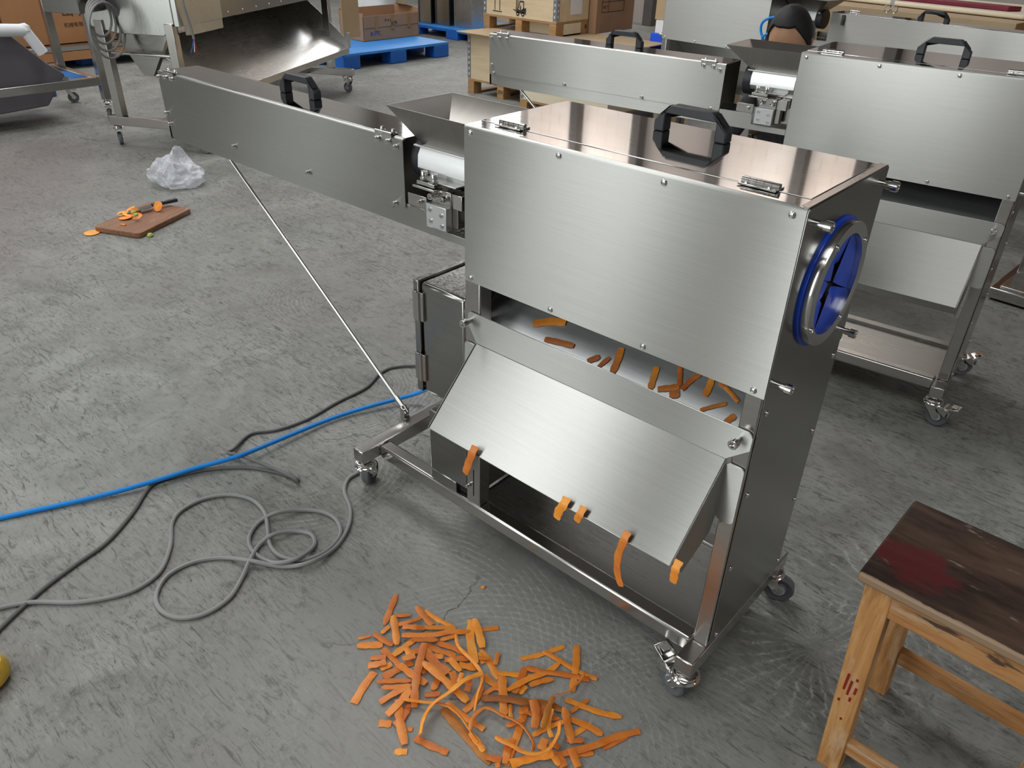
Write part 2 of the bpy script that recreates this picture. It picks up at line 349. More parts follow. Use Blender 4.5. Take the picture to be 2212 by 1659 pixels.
def copy(o, loc, rot=None, parent=None, R=None):
    c = o.copy(); COL.objects.link(c); c.location = Vector(loc)*U
    if rot is not None: c.rotation_euler = rot
    if R is not None: c.rotation_euler = R.to_euler()
    c.parent = parent
    for ch in o.children:
        k = ch.copy(); COL.objects.link(k); k.parent = c
    return c
def curvepts(pts, n=8):                        # Catmull-Rom
    P = [Vector(p) for p in pts]; P = [P[0]*2-P[1]]+P+[P[-1]*2-P[-2]]; out = []
    for i in range(1, len(P)-2):
        for k in range(n):
            t = k/n; a, b, c, d = P[i-1:i+3]
            out.append(.5*((2*b)+(c-a)*t+(2*a-5*b+4*c-d)*t*t+(3*b-a-3*c+d)*t**3))
    return out+[P[-2]]
def rrect(x0, x1, y0, y1, r, n=4):
    out = []
    for cx, cy, a0 in ((x1-r, y1-r, 0), (x0+r, y1-r, 90), (x0+r, y0+r, 180), (x1-r, y0+r, 270)):
        out += [(cx+r*math.cos(rad(a0+90*k/n)), cy+r*math.sin(rad(a0+90*k/n))) for k in range(n+1)]
    return out
def text(name, s, mat, parent, loc, size, xdir, up, ext=.0006, sx=1):
    c = bpy.data.curves.new(name, 'FONT'); c.body = s; c.size = size*U; c.extrude = ext; c.align_x = 'CENTER'; c.align_y = 'CENTER'
    c.materials.append(MATS[mat]); fo = bpy.data.objects.new(name, c); COL.objects.link(fo); dg = bpy.context.evaluated_depsgraph_get(); me = bpy.data.meshes.new_from_object(fo.evaluated_get(dg)); bpy.data.objects.remove(fo); o = bpy.data.objects.new(name, me); COL.objects.link(o)
    X = Vector(xdir).normalized(); Y = Vector(up); Y = (Y-X*Y.dot(X)).normalized(); Z = X.cross(Y)
    M = Matrix((X*sx, Y, Z)).transposed().to_4x4(); M.translation = Vector(loc)*U; o.matrix_local = M; o.parent = parent
    return o
def ray(u, v):
    f = 1679.46; return fw+cr*((u-1106)/f)-cu*((v-829.5)/f)
def onz(u, v, z=0.0): d = ray(u, v); return CP+d*((z-CP.z)/d.z)
# ------------------------------------------------------------------ the hall
def struct(name, mat, *a, bev=0):
    return tag(MB().box(*a).build(name, mat, bev=bev), kind='structure')
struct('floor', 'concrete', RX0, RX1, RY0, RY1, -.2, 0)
struct('ceiling', 'ceiling_sheet', RX0, RX1, RY0, RY1, RH, RH+.2)
struct('wall_back', 'wall_dark', RX0, RX1, RY1, RY1+.25, 0, RH)
struct('wall_back', 'brick_paint', -9.9, -7.1, RY1-.05, RY1-.001, 3.4, RH-.002); struct('wall_back', 'brick_paint', -5.2, -1.9, RY1-.05, RY1-.001, 3.4, RH-.002)
struct('wall_front', 'wall_paint', RX0, RX1, RY0-.25, RY0, 0, RH)
struct('wall_left', 'wall_paint', RX0-.25, RX0, RY0, RY1, 0, RH)
struct('wall_right', 'wall_paint', RX1, RX1+.25, RY0, RY1, 0, RH)
for i, x in enumerate((-13.2, -11, -8.5, -7.0, -5.3, -3.7, -2.7, 1.8, 4.2)):
    struct('trim_%d' % (i+1), 'column_paint', x-.09, x+.09, RY1-.28, RY1-.002, .002, RH-.002)
def window(n, x0, x1, z0, z1):                 # steel frame round a bright opening
    t = thing('window_%d' % n, None, None, ((x0+x1)/2, RY0, z0)); t['kind'] = 'structure'; w_, h = (x1-x0)/2, z1-z0
    m = MB()
    for a in (-w_, w_-.08): m.box(a, a+.08, .01, .1, 0, h)
    for a in (0, h-.08): m.box(-w_, w_, .01, .1, a, a+.08)
    m.box(-.03, .03, .05, .1, 0, h); m.box(-w_, w_, .05, .1, h*.5-.03, h*.5+.03)
    m.build('window_frame', 'column_paint', t)
window(1, -6.25, -3.75, .1, 6.3); window(2, -13.0, -10.2, .1, 6.3); window(3, -1.9, .4, .1, 6.3)
t = thing('red_panel_1', None, None, (RX1-.05, 2.6, 0)); t['kind'] = 'structure'; MB().box(0, .045, -2.2, .5, .01, 1.95).build('panel_leaf', 'panel_red', t)  # unseen red panel added for the red reflection in the outlet ring
# ------------------------------------------------------------------ shared small hardware (meshes made once, then copied)
STORE = {}
def proto(key, fn):
    if key not in STORE:
        o = fn(); COL.objects.unlink(o)
        for c in o.children: COL.objects.unlink(c)
        STORE[key] = o
    return STORE[key]
def scl(m, k):
    m.v = [v*k for v in m.v]; return m
def pan_screw():
    m = MB(); m.lathe([(.0, .0042), (.004, .004), (.0062, .003), (.0072, .0013), (.0075, 0)], (0, 0, 0), (0, 0, 1), 14)
    m.lathe([(.0033, .0046), (.0033, .0036), (.0, .0036)], (0, 0, 0), (0, 0, 1), 6); return m.build('screw', 'chrome')
def cap_bolt():
    m = MB(); m.lathe([(.0, .011), (.0038, .011), (.0045, .0165), (.0078, .0165), (.0085, .0155), (.0085, .004), (.0105, .0036), (.0105, 0)], (0, 0, 0), (0, 0, 1), 16)
    return scl(m, .68).build('bolt', 'chrome')
def knob_bolt():
    m = MB(); m.lathe([(.0, .028), (.005, .028), (.006, .0345), (.0100, .0345), (.0112, .033), (.0112, .0205), (.0085, .0195), (.0085, .011), (.0075, .010), (.0075, 0)], (0, 0, 0), (0, 0, 1), 18)
    return m.build('bolt', 'chrome')
def big_cap():
    m = MB(); m.lathe([(.0, .017), (.0060, .017), (.007, .027), (.0115, .027), (.0125, .0255), (.0125, .010), (.0105, .009), (.0105, .006), (.016, .0055), (.016, .0)], (0, 0, 0), (0, 0, 1), 18)
    return scl(m, .72).build('bolt', 'chrome')
def put(key, fn, parent, loc, axis=(0, -1, 0), name=None):
    o = proto(key, fn).copy(); COL.objects.link(o); o.location = Vector(loc)*U
    o.rotation_euler = Vector((0, 0, 1)).rotation_difference(Vector(axis)).to_euler(); o.parent = parent
    if name: o.name = name
    return o
def screw(p, loc, ax=(0, -1, 0)): return put('s', pan_screw, p, loc, ax)
def bolt(p, loc, ax=(0, -1, 0)): return put('c', cap_bolt, p, loc, ax)
def hinge(parent, loc, length, rz=0, name='hinge'):
    m = MB(); m.box(-length/2, length/2, -.020, 0, 0, .0035); m.box(-length/2, length/2, 0, .018, 0, .0035)
    n = 5
    for i in range(n):
        a = -length/2+length*i/n; m.cyl((a+.0006, 0, .0065), (a+length/n-.0006, 0, .0065), .0062, n=12)
    for a in (-.3, .3):
        for y in (-.013, .011): m.lathe([(0, .0062), (.003, .0058), (.0045, .0035)], (a*length, y, 0), (0, 0, 1), 10)
    return m.build(name, 'chrome', parent, loc, (0, 0, rz), bev=.0008)
def bridge_handle(parent, loc, length, height, depth, rz=0):
    L, H = length/2, height; t = .028
    prof = [(-L, 0), (-L, H*.38), (-L+.042, H), (L-.042, H), (L, H*.38), (L, 0), (L-t, 0), (L-t, H-.02), (-L+t, H-.02), (-L+t, 0)]
    m = MB(); m.prism(prof, (0, -depth/2, 0), (1, 0, 0), (0, 0, 1), (0, depth, 0))
    h = m.build('handle', 'black_plastic', parent, loc, (0, 0, rz), bev=.003)
    for s_ in (-1, 1):                          # moulded hollows on the sloped shoulders
        k = MB(); a = Vector((s_*(L-.010), 0, H*.52)); b = Vector((s_*(L-.036), 0, H*.92)); d = (b-a); n_ = Vector((s_*.82, 0, .57))
        k.add([a+Vector((0, y, 0))+n_*.0035 for y in (-depth*.32, depth*.32)]+[b+Vector((0, y, 0))+n_*.0035 for y in (depth*.32, -depth*.32)], [(0, 1, 2, 3)])
        k.add([a+Vector((0, y, 0))-n_*.004 for y in (-depth*.32, depth*.32)]+[b+Vector((0, y, 0))-n_*.004 for y in (depth*.32, -depth*.32)], [(0, 1, 2, 3)])
        k.build('grip_recess', 'black_hole', h)
    return h
def caster(parent, loc, ang, h=.12, brake=True, s=1.0):   # loc: underside of the tube, above floor h
    r = .037*h/.12*s; tr = .030*h/.12
    m = MB(); top = 0
    m.cyl((0, 0, 0), (0, 0, -.010), .014, n=12)
    m.lathe([(.010, -.006), (.026, -.008), (.033, -.012), (.034, -.016), (.030, -.018), (.036, -.021), (.039, -.026), (.037, -.031), (.030, -.033), (.005, -.034)], (0, 0, 0), (0, 0, 1), 28)
    hz = -h+r
    for sy in (-1, 1):
        m.prism([(-.030, -.026), (.026, -.026), (.014+tr*.3, -.045), (tr+.013, hz+.006), (tr+.006, hz-.012), (tr-.010, hz-.010), (-.012, -.050)], (0, sy*.021-.0013, 0), (1, 0, 0), (0, 0, 1), (0, .0026, 0))
    m.cyl((tr, -.027, hz), (tr, .027, hz), .006, n=10)
    o = m.build('caster', 'chrome', parent, loc, (0, 0, ang), bev=.0006)
    w_ = MB(); w_.lathe([(.004, -.016), (r*.45, -.017), (r*.55, -.012), (r*.72, -.014), (r*.9, -.0155), (r, -.010), (r, .010), (r*.9, .0155), (r*.72, .014), (r*.55, .012), (r*.45, .017), (.004, .016)], (tr, 0, hz), (0, 1, 0), 28)
    w_.build('wheel', 'rubber_grey', o)
    for sy in (-1, 1):
        MB().lathe([(.0, .0176), (r*.42, .0172), (r*.52, .0135)], (tr, 0, hz), (0, sy, 0), 20).build('wheel_hub', 'wheel_light', o)
    if brake:
        b = MB(); b.prism([(.020, -.034), (.040, -.024), (.060, -.024), (.078, -.034), (.078, -.058), (.073, -.058), (.070, -.037), (.058, -.029), (.042, -.029), (.024, -.038)], (0, -.026, 0), (1, 0, 0), (0, 0, 1), (0, .052, 0))
        b.prism([(.058, -.026), (.098, -.012), (.104, -.013), (.104, -.016), (.060, -.030)], (0, -.024, 0), (1, 0, 0), (0, 0, 1), (0, .048, 0)); b.box(.072, .094, -.014, .014, -.013, -.010)
        for sy in (-1, 1): b.prism([(.02, -.034), (.05, -.026), (.07, -.034), (.064, -.062), (.04, -.050)], (0, sy*.026, 0), (1, 0, 0), (0, 0, 1), (0, .002, 0))
        b.build('brake_pedal', 'chrome', o, bev=.0015)
    return o
# ------------------------------------------------------------------ the peeling machine
L, D, H, Hr = .85, .402, 1.311, .17
def machine(label, loc, rz, Hb=.914, xa0=-1.517, xa1=-.2296, hero=True, group=None):
    T = thing('carrot_peeling_machine', label, 'machine', loc, rz, group)
    ya, yb = .007, .162
    # frame ------------------------------------------------------------
    def tb(*a, name='frame_tube', bev=.004): return box(name, 'steel_tube', T, *a, bev=bev)
    tb(.80, .85, -.072, D+.072, .12, Hr, name='foot_tube'); tb(-.47, -.42, -.072, D+.072, .12, Hr, name='foot_tube')
    tb(-.4195, .7995, .001, .05, .114, .164, name='bottom_rail', bev=.008); tb(-.4195, .7995, D-.05, D, .114, .164, name='bottom_rail')
    for x0, x1 in ((.0, .055), (.806, .8465)):
        tb(x0, x1, .001, .048, .166 if x0 < .5 else Hr+.001, Hb+.05, name='post'); tb(x0, x1, D-.05, D-.002, .166 if x0 < .5 else Hr+.001, Hb+.05, name='post')
    box('bottom_shelf', 'steel_satin', T, .001, .80, .0505, D-.051, .146, .152)
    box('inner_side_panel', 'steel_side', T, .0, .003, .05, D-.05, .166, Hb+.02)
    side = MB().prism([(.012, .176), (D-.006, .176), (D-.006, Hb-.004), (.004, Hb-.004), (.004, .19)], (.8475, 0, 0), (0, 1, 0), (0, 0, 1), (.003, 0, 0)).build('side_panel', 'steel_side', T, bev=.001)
    for y, z in ((.027, .869), (.027, .652), (.030, .427), (.036, .194), (D-.027, .65), (D-.020, .424), (D-.016, .2), (D-.027, .867)): screw(T, (.8505, y, z), (1, 0, 0))
    # back panel low behind shelf is open; slot and stop on the left post
    box('post_slot', 'black_hole', T, .030, .0315, -.0005, .0005, .20, .30)
    put('c', cap_bolt, T, (.012, -.0005, .232), (0, -1, 0)); screw(T, (.0035, .09, .19), (1, 0, 0))
    # hood ------------------------------------------------------------
    R = .007; arc = [(R-R*math.sin(rad(a)), H-R+R*math.cos(rad(a))) for a in range(90, -1, -15)]
    prof = [(0, Hb)]+arc+[(.055, H), (.055, H-.003), (R, H-.003), (.003, H-R), (.003, Hb)]
    m = MB(); m.prism(prof, (.002, 0, 0), (0, 1, 0), (0, 0, 1), (.846, 0, 0))
    fp = m.build('front_panel', 'steel_brushed', T)
    MB().prism([(D-y, z) for y, z in prof], (.002, 0, 0), (0, 1, 0), (0, 0, 1), (.846, 0, 0)).build('back_panel', 'steel_brushed', T)
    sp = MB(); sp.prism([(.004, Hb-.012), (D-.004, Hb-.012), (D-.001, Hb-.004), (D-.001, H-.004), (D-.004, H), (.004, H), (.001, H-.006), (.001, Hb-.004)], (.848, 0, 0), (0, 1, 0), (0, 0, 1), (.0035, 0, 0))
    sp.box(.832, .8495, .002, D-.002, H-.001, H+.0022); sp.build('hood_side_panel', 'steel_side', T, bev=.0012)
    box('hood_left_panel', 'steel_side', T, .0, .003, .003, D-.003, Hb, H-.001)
    box('top_strip', 'steel_mirror', T, .004, .832, .0085, .055, H-.0005, H+.0006)
    box('top_strip', 'steel_mirror', T, .004, .832, .370, D-.0085, H-.0005, H+.0006)
    box('lid_gap_shade', 'black_hole', T, .006, .832, .054, .372, H-.012, H-.006)  # black sheet painting the shade in the gap round the lid
    lid = box('lid', 'steel_mirror', T, .003, .830, .0585, .3665, H-.0035, H+.0018, bev=.0012)
    hinge(lid, (.100, .062, H+.0018), .078); hinge(lid, (.728, .062, H+.0018), .078)
    bridge_handle(lid, (.436, .303, H+.0018), .187, .062, .032)
    for x in (.023, .29, .556, .823):
        for z in (H-.016, Hb+.012): screw(T, (x, 0, z)); screw(T, (x, D, z), (0, 1, 0))
    for y, z in ((.039, 1.277), (D-.002-.02, 1.277), (D-.022, Hb+.02), (.041, Hb+.02)): put('k', knob_bolt, T, (.8515, y, z), (1, 0, 0), 'side_knob')
    # outlet ring --------------------------------------------------------
    yc, zc, x = .190, 1.115, .8515
    rg = MB(); rg.lathe([(.1375, 0), (.1375, .005), (.10, .005), (.10, 0)], (x, yc, zc), (1, 0, 0), 64); ring0 = rg.build('outlet_gasket', 'blue_rubber', T)
    rg = MB(); rg.lathe([(.130, .005), (.131, .007), (.131, .023), (.130, .0245), (.107, .0245), (.106, .0235), (.106, .008)], (x, yc, zc), (1, 0, 0), 72); ring = rg.build('outlet_ring', 'steel_bright', T)
    for a in (35, 125, 215, 305): screw(ring, (x+.0245, yc+.119*math.cos(rad(a)), zc+.119*math.sin(rad(a))), (1, 0, 0))
    # membrane cut into petals; some bent inwards so dark wedges show
    n = 8; pet = MB(); back = MB(); back.lathe([(.0, .0015), (.104, .0015)], (x, yc, zc), (1, 0, 0), 40); back.build('outlet_hole', 'black_hole', T)
    for i in range(n):
        a0, a1 = rad(22+360*i/n), rad(22+360*(i+1)/n); vs = []; K = 8; bend = (0, .9, .1, .2, 1.2, 0, .8, .1)[i]
        for k in range(K+1):
            a = a0+(a1-a0)*k/K; vs.append((x+.012, yc+.106*math.cos(a), zc+.106*math.sin(a)))
        am = (a0+a1)/2
        for rr, q in ((.070, 1), (.045, 2)):
            for k in range(K+1):
                a = a0+(a1-a0)*(k/K); a = am+(a-am)*(1-.12*bend*q); vs.append((x+.012-.002*q*bend, yc+rr*math.cos(a), zc+rr*math.sin(a)))
        tip = .006+.022*bend; vs.append((x+.010-.016*bend, yc+tip*math.cos(am), zc+tip*math.sin(am)))
        fs = [(r_*(K+1)+k, r_*(K+1)+k+1, (r_+1)*(K+1)+k+1, (r_+1)*(K+1)+k) for r_ in range(2) for k in range(K)]
        fs += [(2*(K+1)+k, 2*(K+1)+k+1, 3*(K+1)) for k in range(K)]
        pet.add(vs, fs)
    pet.build('outlet_membrane', 'blue_rubber', T)
    # inner sloped catch sheet -----------------------------------------------
    MB().prism([(.052, .775), (D-.04, Hb+.115), (D-.04, Hb+.118), (.052, .778)], (.004, 0, 0), (0, 1, 0), (0, 0, 1), (.842, 0, 0)).build('catch_sheet', 'steel_lit', T)
    # discharge chute ------------------------------------------------------
    m = MB(); zf = Hb-.172
    m.prism([(.047, zf), (.797, zf), (.846, zf+.043), (.8465, zf+.075), (.841, zf+.084), (.834, zf+.088), (.022, zf+.088), (.016, zf+.084), (.014, zf+.05)], (0, -.0045, 0), (1, 0, 0), (0, 0, 1), (0, .003, 0))
    tz = zf-.187; ty = -.188
    m.prism([(-.0035, zf), (ty, tz), (ty+.0395, tz-.041), (ty+.0415, tz-.0385), (ty+.0035, tz+.0005), (-.0015, zf-.004)], (.047, 0, 0), (0, 1, 0), (0, 0, 1), (.750, 0, 0))
    for x0, sg in ((.7975, 1), (.0445, -1)):
        m.prism([(-.003, zf+.001), (ty, tz+.001), (ty+.06, tz-.062), (-.078+.06, tz-.012), (-.004, zf-.16)], (x0, 0, 0), (0, 1, 0), (0, 0, 1), (.0025*sg, 0, 0))
    m.prism(rrect(.7985, .8445, zf-.165, zf-.006, .012), (0, -.0045, 0), (1, 0, 0), (0, 0, 1), (0, .003, 0))
    m.prism(rrect(.0015, .0445, zf-.165, zf-.006, .012), (0, -.0045, 0), (1, 0, 0), (0, 0, 1), (0, .003, 0))
    ch = m.build('discharge_chute', 'steel_brushed', T, bev=.0016)
    for xx in (.028, .818): put('k', knob_bolt, ch, (xx, -.0045, zf+.064), (0, -1, 0), 'chute_bolt')
    # control cabinet on the left ---------------------------------------------
    cb = box('control_cabinet', 'steel_side', T, -.180, -.004, .004, .36, .490, .850, bev=.010)
    dr = box('cabinet_door', 'steel_side', cb, -.206, -.184, .0, .365, .486, .852, bev=.003)
    for z in (.775, .575):
        h_ = MB(); h_.box(-.204, -.187, -.006, -.0005, z-.045, z+.045); h_.box(-.178, -.164, -.004, .0035, z-.045, z+.045); h_.cyl((-.182, -.005, z-.045), (-.182, -.005, z+.045), .0055, n=10)
        h_.build('cabinet_hinge', 'steel_tube', cb, bev=.001)
    MB().box(-.10, .0, .20, .30, .55, .80).build('cabinet_bracket', 'steel_side', cb)
    mb_ = MB(); mb_.box(-.163, -.004, .004, .34, .205, .43); mb_.box(-.163, -.050, .004, .34, .166, .205)
    mc = mb_.build('motor_housing', 'steel_side', T, bev=.003)
    box('housing_slot', 'black_hole', mc, -.049, -.005, .02, .3, .167, .204)
    # long feeding arm -------------------------------------------------------
    zt, zb, zc2 = 1.233, 1.048, .998
    ar = .006; pr = [(ya, zb)]+[(ya+ar-ar*math.sin(rad(a)), zt-ar+ar*math.cos(rad(a))) for a in range(90, -1, -30)]+[(ya+.010, zt), (ya+.010, zt-.003), (ya+.0025, zt-.008), (ya+.0025, zb)]
    # front sheet with rounded lower right corner
    q = .022; xr = xa1
    poly = [(xa0, zt-.004), (xr, zt-.004)]+[(xr-q*.6+q*.6*math.cos(rad(a)), zb+q*.6-q*.6*math.sin(rad(a))) for a in range(0, 91, 30)]+[(xa0+.05, zb), (xa0+.012, zc2+.06)]
    m = MB(); m.prism(poly, (0, ya, 0), (1, 0, 0), (0, 0, 1), (0, .0025, 0)); m.prism(pr[1:], (xa0, 0, 0), (0, 1, 0), (0, 0, 1), (xa1-xa0, 0, 0))
    m.box(xa0, xa1, yb-.0025, yb, zb, zt-.002); af = m.build('arm_cover', 'steel_brushed', T)
    lid2 = box('arm_lid', 'steel_mirror', T, xa0+.002, xa1-.001, ya+.012, yb-.001, zt-.003, zt+.001, bev=.0008)
    MB().box(xa0, xa0+.0025, ya+.003, yb-.003, zc2, zt-.004).build('arm_end_plate', 'steel_side', T)
    box('arm_end_plate', 'steel_old', T, xa1-.055, xa1-.052, ya+.003, yb-.003, zc2+.04, zt-.004)
    m = MB(); m.prism([(xa0+.008, zb+.012), (xa0+.010, zc2+.008), (xa0+.07, zc2), (-.003, zc2), (-.003, zc2+.022), (-.150, zc2+.022), (-.150, zb), (-.155, zb+.012)], (0, ya+.004, 0), (1, 0, 0), (0, 0, 1), (0, .003, 0))
    m.prism([(xa0+.02, zb+.012), (xa0+.02, zc2), (-.003, zc2), (-.003, zb+.012)], (0, yb-.006, 0), (1, 0, 0), (0, 0, 1), (0, .003, 0))
    m.box(xa0+.02, -.003, ya+.007, yb-.006, zc2, zc2+.003)
    m.box(-.215, -.157, ya+.004, ya+.03, zb+.010, zb+.013)
    m.build('arm_channel', 'steel_brushed', T, bev=.0008)
    for x_ in (xa0+.08, xa1-.075):
        h_ = MB(); h_.box(x_-.033, x_+.033, ya-.002, ya+.001, zt-.012, zt+.002); h_.box(x_-.033, x_+.033, ya+.003, ya+.022, zt+.001, zt+.004); h_.cyl((x_-.033, ya+.001, zt+.004), (x_+.033, ya+.001, zt+.004), .0045, n=10)
        h_.build('arm_hinge', 'chrome', T)
        for dx in (-.022, .022): bolt(T, (x_+dx, ya-.0005, zt-.014)); bolt(T, (x_+dx, ya+.016, zt+.003), (0, 0, 1))
    for x_, z in ((xa0+.012, 1.215), (xa0+.017, 1.093), (xa0+.028, 1.056), (xa0+.445, 1.056), (xa0+.852, 1.056), (xa1-.038, 1.056), (xa1-.024, 1.210)): bolt(T, (x_, ya-.0005, z))
    bridge_handle(lid2, (xa0+.675, .128, zt+.001), .180, .062, .030)
    # hopper ---------------------------------------------------------------
    tr = [(-.315, .03), (-.004, .03), (-.004, .275), (-.315, .275)]; br = [(-.20, .045), (-.006, .045), (-.006, .14), (-.20, .14)]; zt2, zb2 = 1.302, 1.222
    m = MB(); t_ = .003
    def ringv(pts, z, off):
        cx = sum(p[0] for p in pts)/4; cy = sum(p[1] for p in pts)/4
        return [(p[0]+(off if p[0] < cx else -off), p[1]+(off if p[1] < cy else -off), z) for p in pts]
    vs = ringv(tr, zt2, 0)+ringv(br, zb2, 0)+ringv(tr, zt2, t_)+ringv(br, zb2+.001, t_)
    fs = [(i, (i+1) % 4, 4+(i+1) % 4, 4+i) for i in range(4)]+[(8+(i+1) % 4, 8+i, 12+i, 12+(i+1) % 4) for i in range(4)]+[(i, 8+i, 8+(i+1) % 4, (i+1) % 4) for i in range(4)]+[(4+i, 4+(i+1) % 4, 12+(i+1) % 4, 12+i) for i in range(4)]
    m.add(vs, fs); m.build('hopper', 'steel_old', T)
    # octagonal trough, black seal, clamp block ------------------------------
    oc = [(.030, 1.222), (.018, 1.200), (.016, 1.168), (.034, 1.150), (.125, 1.150), (.150, 1.17), (.150, 1.2), (.14, 1.222)]
    m = MB(); m.prism(oc, (-.185, 0, 0), (0, 1, 0), (0, 0, 1), (.180, 0, 0)); m.box(-.205, -.004, .022, .030, 1.219, 1.223); m.build('feed_trough', 'steel_lit', T, bev=.001)
    MB().cyl((-.185, .085, 1.178), (-.222, .085, 1.178), .058, n=28).build('trough_seal', 'black_plastic', T, bev=.006)
    cl = MB(); cl.box(-.136, -.062, -.004, .052, 1.028, 1.090); cb2 = cl.build('clamp_block', 'cast_block', T, bev=.0015)
    for x_, z in ((-.121, 1.075), (-.079, 1.068), (-.119, 1.045), (-.077, 1.040)): put('c', cap_bolt, cb2, (x_, .004, z), (0, -1, 0))
    cl = MB(); cl.box(-.130, -.060, .012, .052, 1.090, 1.128); cl.box(-.060, -.040, .018, .05, 1.035, 1.125); k2 = cl.build('clamp_upper', 'steel_tube', T, bev=.0015)
    for x_ in (-.118, -.075): put('b', big_cap, k2, (x_, .012, 1.110), (0, -1, 0))
    cl = MB(); cl.box(-.168, -.088, -.020, .012, 1.129, 1.135); cl.box(-.160, -.095, -.012, .06, 1.137, 1.146); cl.box(-.155, -.03, .0, .07, 1.1465, 1.1505); cl.box(-.050, -.018, .010, .05, 1.090, 1.1285)
    k3 = cl.build('clamp_plate', 'steel_bright', T, bev=.001)
    for x_ in (-.143, -.105): put('b', big_cap, k3, (x_, .0, 1.1505), (0, 0, 1))
    cl = MB(); cl.box(-.222, -.150, .010, .018, 1.062, 1.096); cl.box(-.158, -.004, .06, .066, 1.03, 1.15); k4 = cl.build('guide_rail', 'steel_tube', T, bev=.001); put('c', cap_bolt, k4, (-.172, .010, 1.080), (0, -1, 0))
    # stay rod ---------------------------------------------------------------
    a, b = Vector((-1.43, .14, .985)), Vector((-.490, .180, .198)); d = (b-a).normalized()
    m = MB(); m.cyl(a, b, .0065, n=14); rod = m.build('stay_rod', 'chrome', T)
    m = MB(); m.cyl(b-d*.055, b+d*.0, .0105, n=8); m.cyl(b-d*.012, b+d*.018, .014, .012, n=14); m.box(-.500, -.478, .168, .192, .150, .205); m.box(-.480, -.4705, .168, .192, .150, .168); m.build('rod_end', 'steel_tube', rod, bev=.001)
    # casters ----------------------------------------------------------------
    if hero == 1:
        A = (rad(160), rad(118), rad(20), rad(60)); B = (True, False, False, False)
    elif hero == 2:
        A = (rad(-12-rz*57.3+5), rad(60), rad(30), rad(160)); B = (True, False, True, False)
    else: A = (rad(200), rad(140), rad(20), rad(60)); B = (True, True, False, False)
    for (x_, y_), a_, bk in zip(((.825, -.045), (-.445, -.045), (.825, D+.045), (-.445, D+.045)), A, B): caster(T, (x_, y_, .12), a_, .12, bk, 1.2)
    return T
steel('steel_lit', rough=.42, aniso=0, grain=(4, 60, 60), gs=.03, col=(.9, .91, .92), smudge=.05)  # paler copy of the steel, mirrored daylight put into its colour
m1 = machine('near stainless carrot peeling machine with carrot strips in its chute', (0, 0, 0), 0, hero=1)
m2 = machine('second stainless peeling machine, empty chute, directly behind the nearest one', (.0532, 1.7641, 0), .0853, xa0=-1.5077, xa1=-.293, hero=2)
m3 = machine('farthest peeling machine, turned round so its long arm points right', (-1.05, 4.32, 0), math.pi-.115, Hb=.965, xa0=-1.6, xa1=-.30, hero=3)
for o in list(m3.children):
    if o.name.startswith('arm_cover'):
        lt = MB(); lt.box(xx0 := -.395, -.375, .1625, .170, 1.165, 1.225); lt.box(-.392, -.378, .170, .176, 1.175, 1.20); lt.build('toggle_latch', 'dark_metal', m3, bev=.001)

# ------------------------------------------------------------------ things round the machines
tag(MB().tube(curvepts([(-1.00, 3.74, 1.04), (-1.05, 3.74, 1.12), (-1.04, 3.73, 1.18), (-.97, 3.73, 1.21), (-.90, 3.73, 1.18), (-.86, 3.74, 1.13), (-.93, 3.73, 1.13), (-1.02, 3.73, 1.10), (-1.03, 3.74, 1.04)], 8), .008, 8).build('air_hose', 'hose_blue'),
    'short blue air hose looped beside the crouching person', 'hose')
t = thing('air_valve', 'small dark blue air valve beside the looped blue hose', 'valve', (-.84, 3.76, 1.09))
MB().box(-.03, .03, -.02, .02, 0, .05).build('valve_body', 'blue_rubber', t, bev=.003)
MB().cyl((-.01, 0, .05), (-.02, 0, .066), .007, n=10).build('hose_fitting', 'chrome', t)
# stool ----------------------------------------------------------------------
st = thing('wooden_stool', 'worn wooden stool with red-stained dark seat at lower right', 'stool', (1.31, .195, 0), rad(-1.5))
sx0, sx1, sy0, sy1 = -.195, .30, -.165, .165
box('seat', 'wood_seat', st, sx0, sx1, sy0, sy1, .566, .590, bev=.006)
def leg(x, y, bx, by):
    m = MB(); w_ = .026
    vs = [(bx+dx*w_, by+dy*w_*.85, 0) for dx, dy in ((-1, -1), (1, -1), (1, 1), (-1, 1))]+[(x+dx*w_*1.1, y+dy*w_*.9, .566) for dx, dy in ((-1, -1), (1, -1), (1, 1), (-1, 1))]
    m.add(vs, [(0, 3, 2, 1), (4, 5, 6, 7), (0, 1, 5, 4), (1, 2, 6, 5), (2, 3, 7, 6), (3, 0, 4, 7)])
    l = m.build('leg', 'wood_leg', st, bev=.003); return l
lg = leg(-.150, -.128, -.118, -.150); leg(-.150, .128, -.118, .150); leg(.26, -.128, .25, -.150); leg(.26, .128, .25, .150)
for k, (x, y, h) in enumerate(((-.012, .26, .05), (-.002, .25, .045), (.012, .262, .02), (.006, .235, .012), (-.016, .22, .008), (.0, .17, .006), (.01, .30, .008))):
    yy = -.150+.022*(y/.566); m = MB(); m.box(-.118-.032*(y/.566)+x-.002, -.118-.032*(y/.566)+x+.003, yy-.0238, yy-.02, y, y+h); m.build('red_drip', 'red_drip_paint', lg)
box('apron', 'wood_rail', st, -.130, .24, -.150, -.128, .500, .566, bev=.002); box('apron', 'wood_rail', st, -.130, .24, .128, .150, .500, .566, bev=.002)
box('apron', 'wood_rail', st, -.165, -.145, -.11, .11, .505, .566, bev=.002)
box('stretcher', 'wood_rail', st, -.115, .24, .130, .158, .125, .165, bev=.002); box('stretcher', 'wood_rail', st, -.115, .24, -.162, -.135, .07, .105, bev=.002)
